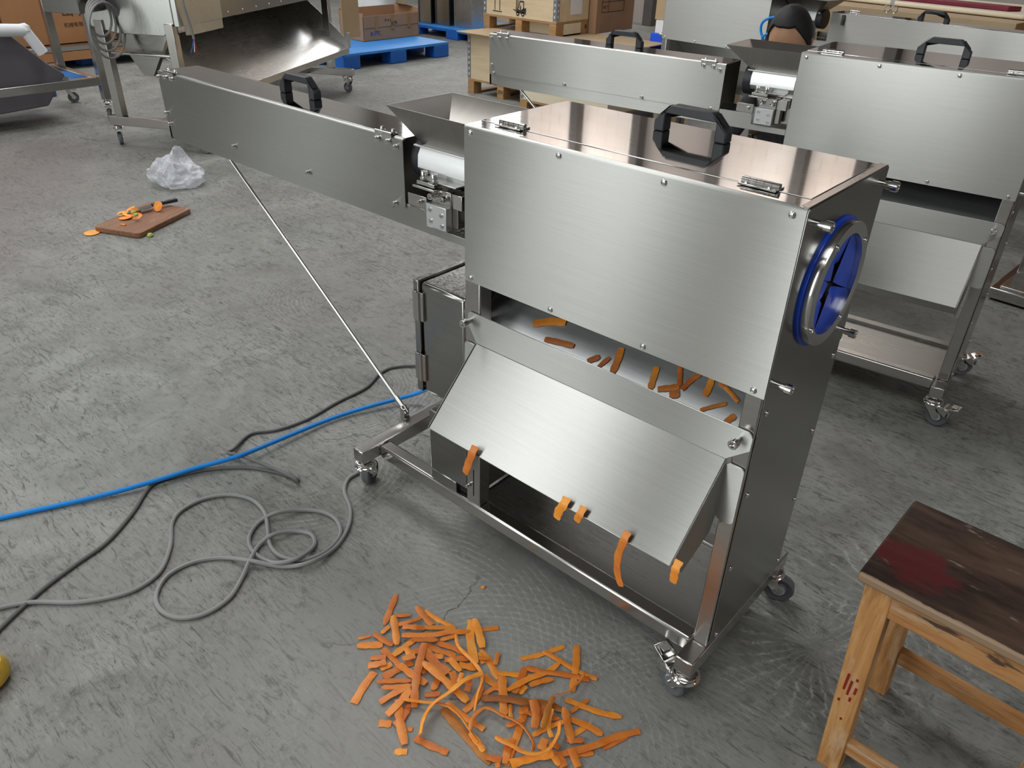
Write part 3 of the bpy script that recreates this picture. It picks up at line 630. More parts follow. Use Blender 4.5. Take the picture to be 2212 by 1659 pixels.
# cutting board group -------------------------------------------------------
A, B_, C_ = onz(193, 494, .03), onz(307, 502, .03), onz(420, 447, .03)
bd_o = (A+C_)/2; ex = (C_-B_); ex.z = 0; ey = (A-B_); ey.z = 0
lx, ly = ex.length, ey.length; ang = math.atan2(ex.y, ex.x); lx, ly = lx, ly
cb_ = thing('chopping_board', 'brown wooden chopping board lying on the concrete floor', 'chopping board', (bd_o.x, bd_o.y, 0), ang)
MB().prism(rrect(-lx/2, lx/2, -ly/2, ly/2, .03), (0, 0, .002), (1, 0, 0), (0, 1, 0), (0, 0, .03)).build('board', 'wood_board', cb_, bev=.003)
def on_board(u, v, z=.033): return onz(u, v, z)
p, q = on_board(327, 443, .060), on_board(382, 430, .064); d = (q-p); an = math.atan2(d.y, d.x); ln = d.length
kn = thing('kitchen_knife', 'black-handled kitchen knife across the top of the chopping board', 'knife', p, an)
MB().prism([(0, -.014), (ln, -.018), (ln, .012), (ln*.5, .010), (0, .014)], (0, 0, -.011), (1, 0, 0), (0, 1, 0), (0, 0, .022)).build('knife_handle', 'black_plastic', kn, bev=.006)
MB().prism([(0, -.012), (-.02, -.045), (-.17, -.045), (-.215, -.012), (-.215, -.004), (0, .014)], (0, 0, -.0012), (1, 0, 0), (0, 1, 0), (0, 0, .0022)).build('knife_blade', 'dark_metal', kn, rot=(0, rad(-3), 0))
for k in (.2, .5, .8): MB().lathe([(.0, .0125), (.004, .0115)], (ln*k, -.002, 0), (0, 0, 1), 10).build('rivet', 'chrome', kn)
def slice_(u, v, z, r, tilt, name='carrot_slice', label='round orange carrot slice on the chopping board', mat='carrot', grp='carrot slices on the chopping board'):
    p = onz(u, v, z); m = MB(); m.lathe([(.0, .007), (r*.45, .0072), (r*.9, .0068), (r, .0055), (r*.98, .001), (r*.9, 0), (.0, 0)], (0, 0, 0), (0, 0, 1), 20)
    o = m.build(name, mat, None, p, tilt)
    if mat == 'carrot': MB().lathe([(.0, .0078), (r*.4, .0075)], (0, 0, 0), (0, 0, 1), 14).build('carrot_core', 'carrot_core', o)
    return tag(o, label, 'carrot' if mat == 'carrot' else 'vegetable scrap', grp)
S_ = .034
for u, v, z, r, tl, lb in ((266, 462, .034, S_, (.1, .05, 0), None), (278, 463, .043, S_*1.1, (-.15, .2, 0), None), (272, 471, .035, S_*1.2, (.05, -.1, 0), None), (294, 468, .034, S_*1.1, (.1, .2, 0), None),
                       (283, 452, .036, S_*.9, (.3, -.2, 0), None), (294, 460, .044, S_*1.05, (.2, .8, .6), 'carrot slice tilted on edge in the little heap'), (342, 446, .062, S_, (.9, .5, 0), 'single carrot slice leaning under the knife handle')):
    slice_(u, v, z, r, tl, label=lb or 'round orange carrot slice in the heap on the chopping board', grp=None if lb else 'carrot slices on the chopping board')
slice_(199, 504, .001, .045, (0, 0, 0), label='flat carrot slice on the floor left of the chopping board', grp=None)
tag(MB().box(-.018, .018, -.008, .008, 0, .005).build('carrot_chip', 'carrot', None, onz(266, 486, .033), (0, 0, .3), bev=.001), 'tiny carrot chip near the front of the chopping board', 'carrot')
for u, v, r, lb in ((227, 501, .022, 'left green carrot top end at the board corner'), (236, 501, .018, 'right green carrot top end at the board corner')):
    m = MB(); m.lathe([(.0, .03), (r*.6, .028), (r, .015), (r*.9, .003), (r*.4, 0)], (0, 0, 0), (0, 0, 1), 14)
    for k in range(4): m.cyl((0, 0, .02), (.03*math.cos(k*1.5), .03*math.sin(k*1.5), .035), .003, .001, n=5)
    tag(m.build('carrot_stub', 'green_top', None, onz(u, v, .0)), lb, 'vegetable scrap')
tag(MB().lathe([(.0, .022), (.012, .02), (.019, .01), (.014, .0), (0, 0)], (0, 0, 0), (0, 0, 1), 12).build('carrot_stub', 'green_top', None, onz(325, 511, 0)), 'small yellow-green scrap beside the front board corner', 'vegetable scrap')
for u, v in ((289, 460), (294, 466)):
    tag(MB().lathe([(.0, .016), (.012, .014), (.016, .007), (.012, .0), (0, 0)], (0, 0, 0), (0, 0, 1), 12).build('carrot_stub', 'green_top', None, onz(u, v, .06)), 'pale green stem bit among the carrot slices', 'vegetable scrap', 'green bits in the slice heap')
# plastic bag ----------------------------------------------------------------
def bag():
    c = onz(376, 408, 0); bm = bmesh.new(); bmesh.ops.create_icosphere(bm, subdivisions=4, radius=1)
    from mathutils import noise as mn
    for v in bm.verts:
        n = v.co.normalized(); f = 1.04+.25*mn.noise(n*1.5+Vector((3, 1, 2)))-.30*abs(mn.noise(n*2.6+Vector((2, 7, 1))))-.12*abs(mn.noise(n*6.3+Vector((5, 5, 5))))
        a, b_, cz = n.x*f*.175, n.y*f*.17, (n.z*f+.55)*.125
        if n.z > .1:
            k = (n.z-.1)/.9; a0_ = math.atan2(n.y, n.x)
            cz += .10*math.exp(-((n.x-.05)/.22)**2)*k+.035*math.exp(-((n.x+.55)/.16)**2)*min(1, k*2)
        cz = max(cz, .004+.008*abs(mn.noise(n*5)))
        v.co = Vector((a, b_, cz))*U
    me = bpy.data.meshes.new('plastic_bag'); bm.to_mesh(me); bm.free()
    for p_ in me.polygons: p_.use_smooth = False
    me.materials.append(MATS['bag_film']); o = bpy.data.objects.new('plastic_bag', me); COL.objects.link(o)
    o.location = Vector((c.x-.07, c.y+.08, 0))*U; o.rotation_euler = (0, 0, .7)
    tag(o, 'crumpled translucent white plastic bag behind the chopping board', 'bag')
bag()
# cables and hose --------------------------------------------------------------
def cable(name, px, r, mat, label, cat='cable', lift=None):
    P_ = []
    for k, q in enumerate(px):
        z = q[2] if len(q) > 2 else r
        P_.append(onz(q[0], q[1], z))
    return tag(MB().tube(curvepts(P_, 7), r, 8).build(name, mat), label, cat)
r = .0068
cable('power_cable', [(-60, 1330), (0, 1313), (45, 1304), (90, 1300), (165, 1301), (240, 1290), (295, 1272), (345, 1235), (368, 1180), (372, 1130), (395, 1100), (445, 1076), (500, 1069), (545, 1080), (572, 1108), (578, 1140, .016), (585, 1180), (610, 1203), (655, 1209), (705, 1190), (735, 1155), (728, 1125), (700, 1107), (655, 1102), (600, 1107, .02), (560, 1128), (538, 1162), (548, 1193), (590, 1215, .016), (640, 1207, .022), (678, 1180), (673, 1155), (638, 1148), (590, 1155, .02), (560, 1178), (540, 1210, .018), (522, 1250), (495, 1292), (445, 1325), (390, 1335), (350, 1320), (337, 1288), (360, 1245), (415, 1215), (480, 1205), (540, 1211, .02), (610, 1224), (668, 1215, .02), (722, 1185), (752, 1140), (757, 1100), (744, 1062), (752, 1035), (775, 1020)], r, 'cable_grey', 'grey power cable coiled in loops in front of the left caster')
cable('supply_cable', [(-60, 1425), (0, 1358), (90, 1275), (160, 1222), (230, 1172), (285, 1110), (330, 1046), (390, 1027), (450, 1014), (530, 1010), (590, 1018), (628, 1030), (645, 1040, .014), (632, 1030, .03), (575, 1005, .026), (520, 984, .022), (492, 978, .018), (505, 970, .012), (530, 945), (553, 934), (600, 928), (665, 905), (730, 868), (790, 838), (822, 806), (858, 792), (920, 790, .02), (960, 800, .1)], r*.95, 'cable_dark', 'dark grey cable running diagonally under the blue hose')
cable('air_hose', [(-80, 1138), (0, 1119), (200, 1075, .012), (330, 1040, .02), (420, 1012, .02), (500, 990, .03), (540, 976, .03), (700, 910, .016), (790, 880, .02), (905, 848, .05), (960, 815, .2)], .0085, 'hose_blue', 'straight blue air hose crossing the floor to the nearest machine', 'hose')
cable('inner_cable', [(880, 905, .02), (905, 893, .02), (935, 874, .05), (975, 868, .1), (1000, 890, .15)], r, 'cable_grey', 'short grey cable running under the near control cabinet')
# yellow enamel thing at lower left -------------------------------------------------
yo = onz(-30, 1475, .0); t = thing('junction_box', 'yellow scratched pendant control box at lower left edge', 'control box', (yo.x, yo.y, 0), rad(52))
MB().lathe([(.0, .0), (.05, .004), (.062, .02), (.062, .04), (.050, .062), (.0, .066)], (0, 0, 0), (0, 0, 1), 26).build('box_shell', 'yellow_enamel', t)
MB().lathe([(.008, 0), (.016, 0), (.016, .012), (.008, .012), (.008, 0)], (.030, -.062, .012), (0, 0, 1), 14).build('lug', 'yellow_enamel', t)
for x, y in ((.035, -.025), (.030, .012), (-.01, .03)): MB().lathe([(.0, .0665), (.004, .0665)], (x, y, 0), (0, 0, 1), 8).build('screw_hole', 'black_hole', t)
# ------------------------------------------------------------------ carrot strips
CZ = lambda X, Y: (700+X*.33907, 1200+Y*.33907)
PEEL = [
([(462,250),(425,340),(385,445)],40),([(212,532),(300,515)],20),([(210,575),(290,572),(375,570)],52),([(320,745),(250,840),(190,945)],50),([(350,1070),(430,1075)],48),([(450,1250),(530,1250)],42),([(535,1105),(565,1110)],32),
([(640,355),(730,410),(835,465)],34),([(590,325),(640,390),(690,445)],44),([(450,385),(550,383)],28),([(620,400),(540,425),(470,445)],28),([(415,455),(365,500)],30),([(320,500),(380,540),(440,570)],38),
([(370,600),(430,650),(490,715)],42),([(295,655),(395,650)],35),([(360,725),(430,690)],40),([(280,705),(340,695),(395,680)],46),([(376,775),(470,725),(560,680)],50),([(480,700),(560,760),(650,820)],45),([(600,520),(520,580),(440,640)],40),([(520,590),(560,640)],45),([(560,620),(620,600)],45),([(500,660),(580,640)],40),
([(650,570),(720,605),(840,640)],38),([(720,560),(820,590),(930,640)],40),([(770,670),(860,660),(930,660)],40),([(700,640),(760,650)],40),([(860,700),(980,720)],45),([(800,660),(870,740)],40),([(720,700),(800,740)],45),([(620,740),(650,735)],40),
([(500,455),(580,460),(640,465)],38),([(640,460),(740,460),(840,470)],32),([(440,385),(455,480),(465,570)],48),([(740,540),(840,515)],30),([(945,490),(800,490),(690,510),(495,510)],36),([(560,540),(640,538),(725,540)],32),
([(1000,475),(1110,462)],34),([(1000,600),(1060,690),(1110,790)],44),([(1015,690),(990,620)],30),([(1110,625),(1090,700)],28),([(940,415),(930,520),(960,690)],50),([(960,405),(985,490),(1010,590)],46),([(985,655),(1050,660)],26),
([(335,805),(450,800),(555,800)],32),([(365,843),(460,840),(555,830)],32),([(355,940),(450,880),(550,845)],38),([(550,860),(480,940),(400,1020)],45),([(540,950),(500,1040),(445,1080)],42),([(470,920),(480,1040),(515,1205)],50),
([(740,770),(690,860)],42),([(640,890),(740,880)],38),([(815,745),(840,830)],40),([(880,750),(860,810)],32),([(910,870),(930,790)],40),([(890,1000),(960,930),(1010,830)],40),([(1020,760),(1060,810),(1130,840)],42),([(1010,900),(1080,850),(1160,860),(1240,840)],28),
([(640,600),(700,680),(780,760)],56),([(630,680),(740,770),(830,850),(915,930)],50),([(640,560),(600,720),(580,850),(575,970)],48),
([(1110,750),(1210,760),(1330,775)],34),([(1240,880),(1280,830)],48),([(1280,715),(1250,800),(1210,880)],44),([(1135,770),(1140,900),(1145,1000),(1160,1020)],50),([(1500,685),(1430,740),(1300,790),(1170,860)],38),([(1310,830),(1380,805),(1460,790)],36),
([(1255,660),(1390,630),(1530,580)],32),([(1395,610),(1500,670),(1620,740),(1740,790)],32),([(1610,575),(1605,700),(1580,870)],42),([(1285,715),(1400,740),(1540,760),(1690,790)],36),
([(780,940),(880,1020),(1020,1110)],40),([(750,980),(840,1080),(950,1200),(1060,1330)],52,'b'),([(580,1165),(680,1215),(790,1260)],42),([(930,1130),(980,1190),(1020,1250)],40),
([(1185,950),(1190,1040)],28),([(1290,960),(1240,1120),(1160,1340)],45),([(1160,1090),(1270,1050)],30),([(1300,990),(1240,1000)],30),([(1240,980),(1380,1030),(1500,1040)],32),([(1200,1170),(1170,1240),(1150,1330)],44),([(1330,1150),(1420,1100),(1530,1060)],34),([(1410,1170),(1380,1240)],50),([(1440,1190),(1500,1230)],40),([(1360,1060),(1400,960)],26),
([(1700,1070),(1580,1150)],34),([(1560,1040),(1680,1090),(1775,1145)],40),([(1685,920),(1570,1000)],26),([(1540,920),(1650,965),(1780,1010),(1895,1030)],38),([(1000,910),(1120,910),(1260,930),(1420,945),(1520,990)],44,'b'),([(1330,920),(1350,1000),(1340,1100)],50),([(1450,980),(1430,1090),(1450,1160)],28),([(1460,900),(1420,1000),(1390,1100)],36,'b'),([(1530,970),(1550,1070),(1580,1200)],45),
([(1545,1180),(1655,1180)],34),([(1590,1270),(1715,1262)],34),([(1940,1150),(1780,1235)],28),([(2010,1120),(1850,1160),(1700,1220),(1500,1270)],44),([(1030,1285),(1130,1305)],44),([(1480,1260),(1530,1350)],50),([(1570,1230),(1620,1350)],45),([(1500,1340),(1440,1250)],40),([(1090,1340),(1120,1335)],30),([(1190,1330),(1330,1290),(1460,1260)],55),
([(840,520),(860,600),(960,700),(1010,790),(980,900),(960,1010)],22,'e'),([(500,930),(640,950),(740,960),(850,1020),(980,1210)],24,'e'),([(1005,770),(900,810),(800,890),(700,960),(640,1050),(615,1160)],34,'e'),([(930,1130),(950,1050),(1030,985),(1130,1030),(1250,1090),(1330,1200),(1325,1260)],26,'e'),([(1090,1175),(1180,1220),(1300,1280),(1420,1260),(1490,1160),(1500,1080)],32,'e'),([(1655,760),(1640,800),(1560,880),(1460,910)],18,'e')]
SPECIAL = {0: 'pointed carrot strip at the far left tip of the heap', 1: 'thin carrot sliver at the left edge of the heap', 3: 'carrot strip lying apart left of the heap', 4: 'short square carrot piece low at the left of the heap', 5: 'lone stubby carrot piece nearest the bottom left of the heap', 6: 'tiny carrot crumb left of the long ribbons'}
H_ = {}
RIB = ['thin S-shaped carrot ribbon down the centre of the floor heap', 'thin carrot ribbon arching from lower left toward the bottom centre of the heap', 'broad curved carrot ribbon sweeping down to the lower left of the heap', 'large hooped carrot ribbon at the bottom centre of the heap', 'cup-shaped carrot ribbon curving up at the bottom right of the heap', 'very thin curved carrot ribbon at the right of the heap']
BRN = ['long brownish carrot strip slanting through the lower left of the heap', 'brownish level carrot strip across the middle right of the heap', 'short upright brownish carrot strip right of the heap centre']
def strip(pts, wd, mat, name='carrot_strip', th=.0026, heights=None, twist=0.0, curl=.0010):
    P_ = curvepts(pts, 4 if len(pts) > 2 else 3) if len(pts) > 2 else [Vector(pts[0]).lerp(Vector(pts[1]), k/5) for k in range(6)]
    n = len(P_); C0 = sum(P_, Vector())/n; C0.z = min(p.z for p in P_); vs = []; m = MB()
    rough_ = random.random()*9; bow = random.choice((0, .10, -.10, .16))
    for i, p in enumerate(P_):
        d = (P_[min(i+1, n-1)]-P_[max(i-1, 0)]); d.z = 0; d.normalize(); s_ = Vector((-d.y, d.x, 0))
        tw = twist*i/max(1, n-1); up = Vector((0, 0, 1)); s2 = s_*math.cos(tw)+up*math.sin(tw); u2 = up*math.cos(tw)-s_*math.sin(tw)
        w_ = wd*(1+.10*math.sin(i*1.9+rough_)+random.uniform(-.11, .11))*(1 if 0 < i < n-1 else random.choice((.55, .8, .95)))
        q = p-C0
        for a, h in ((-.5, .0002), (-.49, th*.75), (-.22, th+curl*.5), (.22, th+curl*.5), (.49, th*.75), (.5, .0002)): vs.append(q+s2*(a*w_)+u2*(h+bow*abs(a)*w_))
    k = 6; m.add(vs, [(i*k+j, i*k+(j+1) % k, (i+1)*k+(j+1) % k, (i+1)*k+j) for i in range(n-1) for j in range(k)], False)
    m.add(vs[:k]+vs[-k:], [tuple(range(k))[::-1], tuple(range(k, 2*k))])
    return m.build(name, mat, None, C0)
cell = .009
for i, e in enumerate(PEEL):
    pts, wpx = e[0], e[1]; kind = e[2] if len(e) > 2 else ''
    g = [onz(*CZ(*p)) for p in pts]; mid = g[len(g)//2]
    dist = (mid-CP).length; wd = wpx*.33907*dist/1679.46*.98
    samples = []
    P_ = curvepts(g, 6) if len(g) > 2 else [g[0].lerp(g[1], k/6) for k in range(7)]
    keys = [(round(p.x/cell), round(p.y/cell)) for p in P_]
    def hh(k): return max(H_.get((k[0]+a, k[1]+b), 0) for a in (-1, 0, 1) for b in (-1, 0, 1))
    hs = [hh(k) for k in keys]; hm = sorted(hs)[int(len(hs)*.75)]
    zs = []
    for p in g:
        j = min(range(len(P_)), key=lambda q: (P_[q]-p).length); z = max(hs[max(0, j-1):j+2]); zs.append(min(.6*z+.4*hm, .030)+.0008)
    g2 = [Vector((p.x, p.y, z)) for p, z in zip(g, zs)]
    lp = [CP+(q-CP)*((CP.z-z)/(CP.z)) for q, z in zip([Vector((p.x, p.y, 0)) for p in g], zs)]   # pushed along the line of sight toward the camera, up to its stacked height
    g2 = [Vector((q.x, q.y, z)) for q, z in zip(lp, zs)]
    tw = 0
    if kind == 'e':
        tw = random.choice((-1, 1))*1.0; g2 = [q+Vector((0, 0, .006+wd*.35)) for q in g2]
    o = strip(g2, wd, 'carrot_brown' if kind == 'b' else 'carrot', twist=tw)
    if kind == 'e': tag(o, RIB.pop(0), 'carrot peel', 'curled ribbons on the heap')
    elif kind == 'b': tag(o, BRN.pop(0), 'carrot peel', 'brownish strips in the heap')
    elif i in SPECIAL: tag(o, SPECIAL[i], 'carrot peel')
    else:
        (xa, ya_), (xb, yb_) = pts[0], pts[-1]; cxp, cyp = (xa+xb)/2, (ya_+yb_)/2; le = math.hypot(xb-xa, yb_-ya_); dx, dy = xb-xa, yb_-ya_
        if dx < 0: dx, dy = -dx, -dy
        wl = 'stubby' if le < 75 else 'short' if le < 125 else 'medium-length' if le < 190 else 'long' if le < 290 else 'very long'
        ww = 'narrow' if wpx < 35 else 'broad' if wpx > 46 else ''
        a_ = math.degrees(math.atan2(-dy, dx)); wo = 'level' if abs(a_) < 18 else 'upright' if abs(a_) > 65 else 'rising to the right' if a_ > 0 else 'falling to the right'
        zx = 'far left' if cxp < 420 else 'left' if cxp < 640 else 'centre-left' if cxp < 860 else 'centre' if cxp < 1100 else 'centre-right' if cxp < 1350 else 'right' if cxp < 1600 else 'far right'
        zy = 'top' if cyp < 500 else 'upper' if cyp < 720 else 'middle' if cyp < 940 else 'lower' if cyp < 1150 else 'bottom'
        tag(o, ' '.join(('%s %s carrot strip %s, %s %s of the floor heap' % (ww, wl, wo, zy, zx)).split()), 'carrot peel', 'carrot strips in the floor heap')
    for k, z in zip(keys, hs):
        for a in (-1, 0, 1):
            for b in (-1, 0, 1): q = (k[0]+a, k[1]+b); H_[q] = min(max(H_.get(q, 0), z+.0030), .034)
o = strip([onz(1040, 1268, .001), onz(1047, 1270, .001)], .012, 'carrot'); tag(o, 'tiny carrot crumb alone on the floor between heap and machine', 'carrot peel')
# strips on the catch sheet inside the outlet (sheet plane) and over the chute lip
def on_plane(u, v, p0, n):
    d = ray(u, v); p0 = Vector(p0); n = Vector(n); return CP+d*((p0-CP).dot(n)/d.dot(n))
ZC = lambda X, Y: (1000+X*.3165, 600+Y*.3165)
sn = Vector((0, -(.914+.118-.778), D-.04-.052)).normalized(); sp0 = (0, .052, .779)
INS = [([(480,318),(600,300),(705,308)],58),([(560,420),(650,440),(760,468)],44),([(850,572),(935,540)],44),([(925,610),(1005,545)],34),([(1020,650),(1055,570),(1085,480)],52),([(1280,760),(1300,690),(1325,610)],46),([(1480,740),(1482,670),(1485,600)],34),([(1495,765),(1560,700),(1620,660)],38),([(1330,762),(1400,755),(1480,745)],46),([(1410,800),(1480,790)],60),([(1650,810),(1680,750),(1700,690)],46),([(1750,715),(1790,745)],36),([(1780,735),(1840,800),(1880,850)],28),([(1620,905),(1710,880),(1800,860)],28),([(1790,990),(1860,940)],46)]
for i, (pts, wpx) in enumerate(INS):
    g = [on_plane(*ZC(*p), sp0, sn) for p in pts]; wd = wpx*.3165*(g[0]-CP).length/1679.46
    P_ = curvepts(g, 4) if len(g) > 2 else [g[0].lerp(g[1], k/4) for k in range(5)]
    m = MB(); vs = []; n = len(P_); C0 = P_[0]
    for k, p in enumerate(P_):
        d = (P_[min(k+1, n-1)]-P_[max(k-1, 0)]).normalized(); s_ = sn.cross(d).normalized(); w_ = wd*(1+.08*math.sin(k*2+i))*(.75 if k in (0, n-1) else 1)
        for a, h in ((-.5, 0.0004), (-.5, .0018), (-.2, .0030), (.2, .0030), (.5, .0018), (.5, .0004)): vs.append(p-C0+s_*a*w_+sn*h)
    m.add(vs, [(q*6+j, q*6+(j+1) % 6, (q+1)*6+(j+1) % 6, (q+1)*6+j) for q in range(n-1) for j in range(6)], False); m.add(vs[:6]+vs[-6:], [tuple(range(6))[::-1], tuple(range(6, 12))])
    lab = {0: 'uppermost carrot strip at the dark left end of the outlet', 1: 'second carrot strip from the left in the outlet', 4: 'upright broad carrot strip in the middle of the outlet', 14: 'carrot strip in the lowest right corner of the outlet'}.get(i)
    tag(m.build('carrot_strip', 'carrot', None, C0), lab or '%s carrot strip from the left on the sheet inside the near outlet' % ('third fourth fifth sixth seventh eighth ninth tenth eleventh twelfth thirteenth fourteenth'.split()[max(0, i-2)]), 'carrot peel', 'carrot strips inside the near outlet')
HANG = [([(1021,978),(1013,1000),(1005,1022)],19,'leftmost carrot strip hanging from the chute lip'),([(1218,1090),(1208,1103),(1203,1120)],20,'second carrot strip from the left hanging at the chute lip'),([(1254,1110),(1249,1118),(1246,1126)],17,'very short carrot stub at the middle of the chute lip'),([(1349,1165),(1336,1200),(1334,1235),(1342,1266)],17,'long bent carrot strip dangling from the chute lip'),([(1460,1228),(1457,1243),(1454,1258)],18,'carrot strip hanging at the right corner of the chute lip')]
for pts, wpx, lab in HANG:
    g = [on_plane(u, v, (0, -.193, 0), (0, 1, 0)) for u, v in pts]; wd = wpx*(g[0]-CP).length/1679.46
    q0 = g[0]+Vector((0, .012, .014)); g = [q0]+g
    P_ = curvepts(g, 4); n = len(P_); m = MB(); vs = []; C0 = P_[0]; s0 = Vector((1, 0, 0))
    for k, p in enumerate(P_):
        d = (P_[min(k+1, n-1)]-P_[max(k-1, 0)]).normalized(); s_ = (s0-d*s0.dot(d)).normalized(); nn_ = d.cross(s_); nn_ = nn_ if nn_.y < 0 else -nn_; w_ = wd*(1+.09*math.sin(k*1.7))*(.7 if k == n-1 else 1)
        for a, h in ((-.5, 0), (-.5, .0018), (-.2, .0026), (.2, .0026), (.5, .0018), (.5, 0)): vs.append(p-C0+s_*a*w_+nn_*h)
    m.add(vs, [(q*6+j, q*6+(j+1) % 6, (q+1)*6+(j+1) % 6, (q+1)*6+j) for q in range(n-1) for j in range(6)], False); m.add(vs[:6]+vs[-6:], [tuple(range(6))[::-1], tuple(range(6, 12))])
    tag(m.build('carrot_strip', 'carrot', None, C0), lab, 'carrot peel')
# ------------------------------------------------------------------ big washing conveyor, upper left
W5 = thing('washing_conveyor', 'large stainless conveyor with a wide bright discharge chute, upper left', 'machine', (-5.35, 1.38, 0), math.atan2(.88, -.48))
def w5(name, *a, mat='steel_tube', bev=.004): return box(name, mat, W5, *a, bev=bev)
# local x runs away to the right, local y negative is the front
w5('foot_tube', 0, .07, -.86, .04, .17, .24); w5('foot_tube', 2.62, 2.69, -.95, .04, .17, .24)
w5('side_rail', .07, 2.62, -.45, -.38, .17, .23)
for x, y in ((.0, -.06), (.0, -.66), (2.62, -.06), (2.62, -.70)): w5('upright', x, x+.07, y-.035, y+.035, .24, .95)
MB().cyl((.03, -.10, .72), (.03, -.62, .72), .012, n=12).build('cross_rod', 'chrome', W5)
m = MB(); m.prism([(0, .90), (0, 1.75), (-.72, 1.75), (-.72, .93), (-.5, .90)], (.62, 0, 0), (0, 1, 0), (0, 0, 1), (2.1, 0, 0)); bd = m.build('body', 'steel_side', W5, bev=.004)
for k in range(9): screw(bd, (.75+k*.23, -.7205, .965), (0, -1, 0))
m = MB(); m.prism([(.02, .90), (.02, 1.75), (-.70, 1.75), (-.70, .95), (-.60, .86), (-.2, .86)], (.02, 0, 0), (0, 1, 0), (0, 0, 1), (.58, 0, 0)); m.build('drive_housing', 'steel_satin', W5, bev=.006)
m = MB(); m.prism([(.62, -.73), (.62, -.74), (.20, -.74), (.10, -.73)], (0, 0, .86), (1, 0, 0), (0, 1, 0), (0, 0, .9)); m.box(.02, .62, -.745, -.70, .93, 1.5); m.build('front_fairing', 'steel_satin', W5, bev=.01)
m = MB(); m.prism([(-.10, .93), (-.93, .45), (-.935, .40), (-.925, .40), (-.915, .445), (-.10, .92)], (.13, 0, 0), (0, 1, 0), (0, 0, 1), (2.5, 0, 0)); m.build('discharge_chute', 'steel_satin', W5, bev=.001)
m = MB(); m.prism([(-.10, .92), (-.93, .45), (-.93, .52), (-.62, .80), (-.45, .93)], (2.63, 0, 0), (0, 1, 0), (0, 0, 1), (.004, 0, 0)); m.box(2.60, 2.66, -.94, -.90, .45, .60); m.build('chute_cheek', 'steel_satin', W5, bev=.001)
m = MB(); m.prism([(-.05, .93), (-.30, .55), (-.38, .55), (-.62, .93)], (.10, 0, 0), (0, 1, 0), (0, 0, 1), (.05, 0, 0)); m.build('drain_funnel', 'steel_side', W5)
w5('control_box', -.28, .0, -.16, .14, 1.02, 1.4, mat='steel_side')
for x, y, a in ((.035, .0, 40), (.035, -.82, 100), (2.655, .0, 30), (2.655, -.91, 75)): caster(W5, (x, y, .17), rad(a), .17, True, .95)
m = MB(); c0 = Vector((-.14, -.20, .99))
for k in range(4):
    rr = .13+.02*k; m.tube([c0+Vector((rr*1.0*math.cos(t_*math.pi/12), -.015*k, rr*math.sin(t_*math.pi/12)-.03*k)) for t_ in range(25)], .009, 8)
tag(m.build('cable_coil', 'cable_grey', W5), 'coiled light grey cable'); del m
m = MB(); m.tube(curvepts([(.10, -.76, 1.3), (.06, -.78, 1.1), (.10, -.78, .95), (.12, -.78, .84)], 6), .010, 8); hc = m.build('hanging_cable', 'cable_grey', W5)
for mt, dx in (('wire_blue', -.07), ('wire_white', -.02), ('wire_red', .02)): MB().tube([(.12, -.78, .85), (.12+dx*.5, -.78, .79), (.12+dx, -.78, .75)], .004, 6).build('wire_end', mt, hc)
# ------------------------------------------------------------------ cart at the far left
CT = thing('steel_cart', 'square steel tube cart on casters at the far left', 'cart')
for a in ((-6.36, -6.29, .0, 1.73), (-7.25, -7.18, .0, 1.73)): box('rail', 'steel_tube', CT, *a, .30, .37, bev=.004)
for a in ((1.66, 1.73), (.0, .07)): box('cross_rail', 'steel_tube', CT, -7.18, -6.36, *a, .30, .37, bev=.004)
for x in (-6.36, -7.25):
    for y in (.07, 1.73): box('upright', 'steel_tube', CT, x, x+.07, y, y+.07, .17, 1.45, bev=.004)
box('top_rail', 'steel_tube', CT, -6.36, -6.29, .0, 1.8, 1.451, 1.52); box('top_rail', 'steel_tube', CT, -7.25, -7.18, .0, 1.8, 1.451, 1.52)
for x, y, a in ((-6.325, 1.765, -30), (-7.215, 1.765, 80), (-6.325, .1, 0), (-7.215, .1, 0)): caster(CT, (x, y, .17), rad(a), .17, y > 1, .95)
hp = thing('grey_hopper_bin', 'grey tapered bin standing inside the steel cart', 'bin')
m = MB(); m.prism([(.15, .78), (1.12, .78), (1.36, .52), (1.50, .40), (1.30, .16), (.3, .12)], (-7.05, 0, 0), (0, 1, 0), (0, 0, 1), (.62, 0, 0)); m.build('bin_shell', 'grey_plastic', hp, bev=.01)
m = MB(); m.box(-6.98, -6.5, .3, 1.05, .79, .80); m.build('bin_lid', 'dark_metal', hp)
m = MB(); m.cyl((-6.37, 1.02, .80), (-6.37, 1.26, .78), .05, n=18); m.cyl((-6.37, 1.24, .80), (-6.36, 1.34, .60), .046, n=18); m.lathe([(.0, .055), (.035, .04), (.052, .0)], (-6.37, 1.25, .785), (0, .3, 1), 18)
tag(m.build('plastic_elbow_pipe', 'paper_white'), 'white plastic elbow pipe hanging over the grey bin', 'pipe')
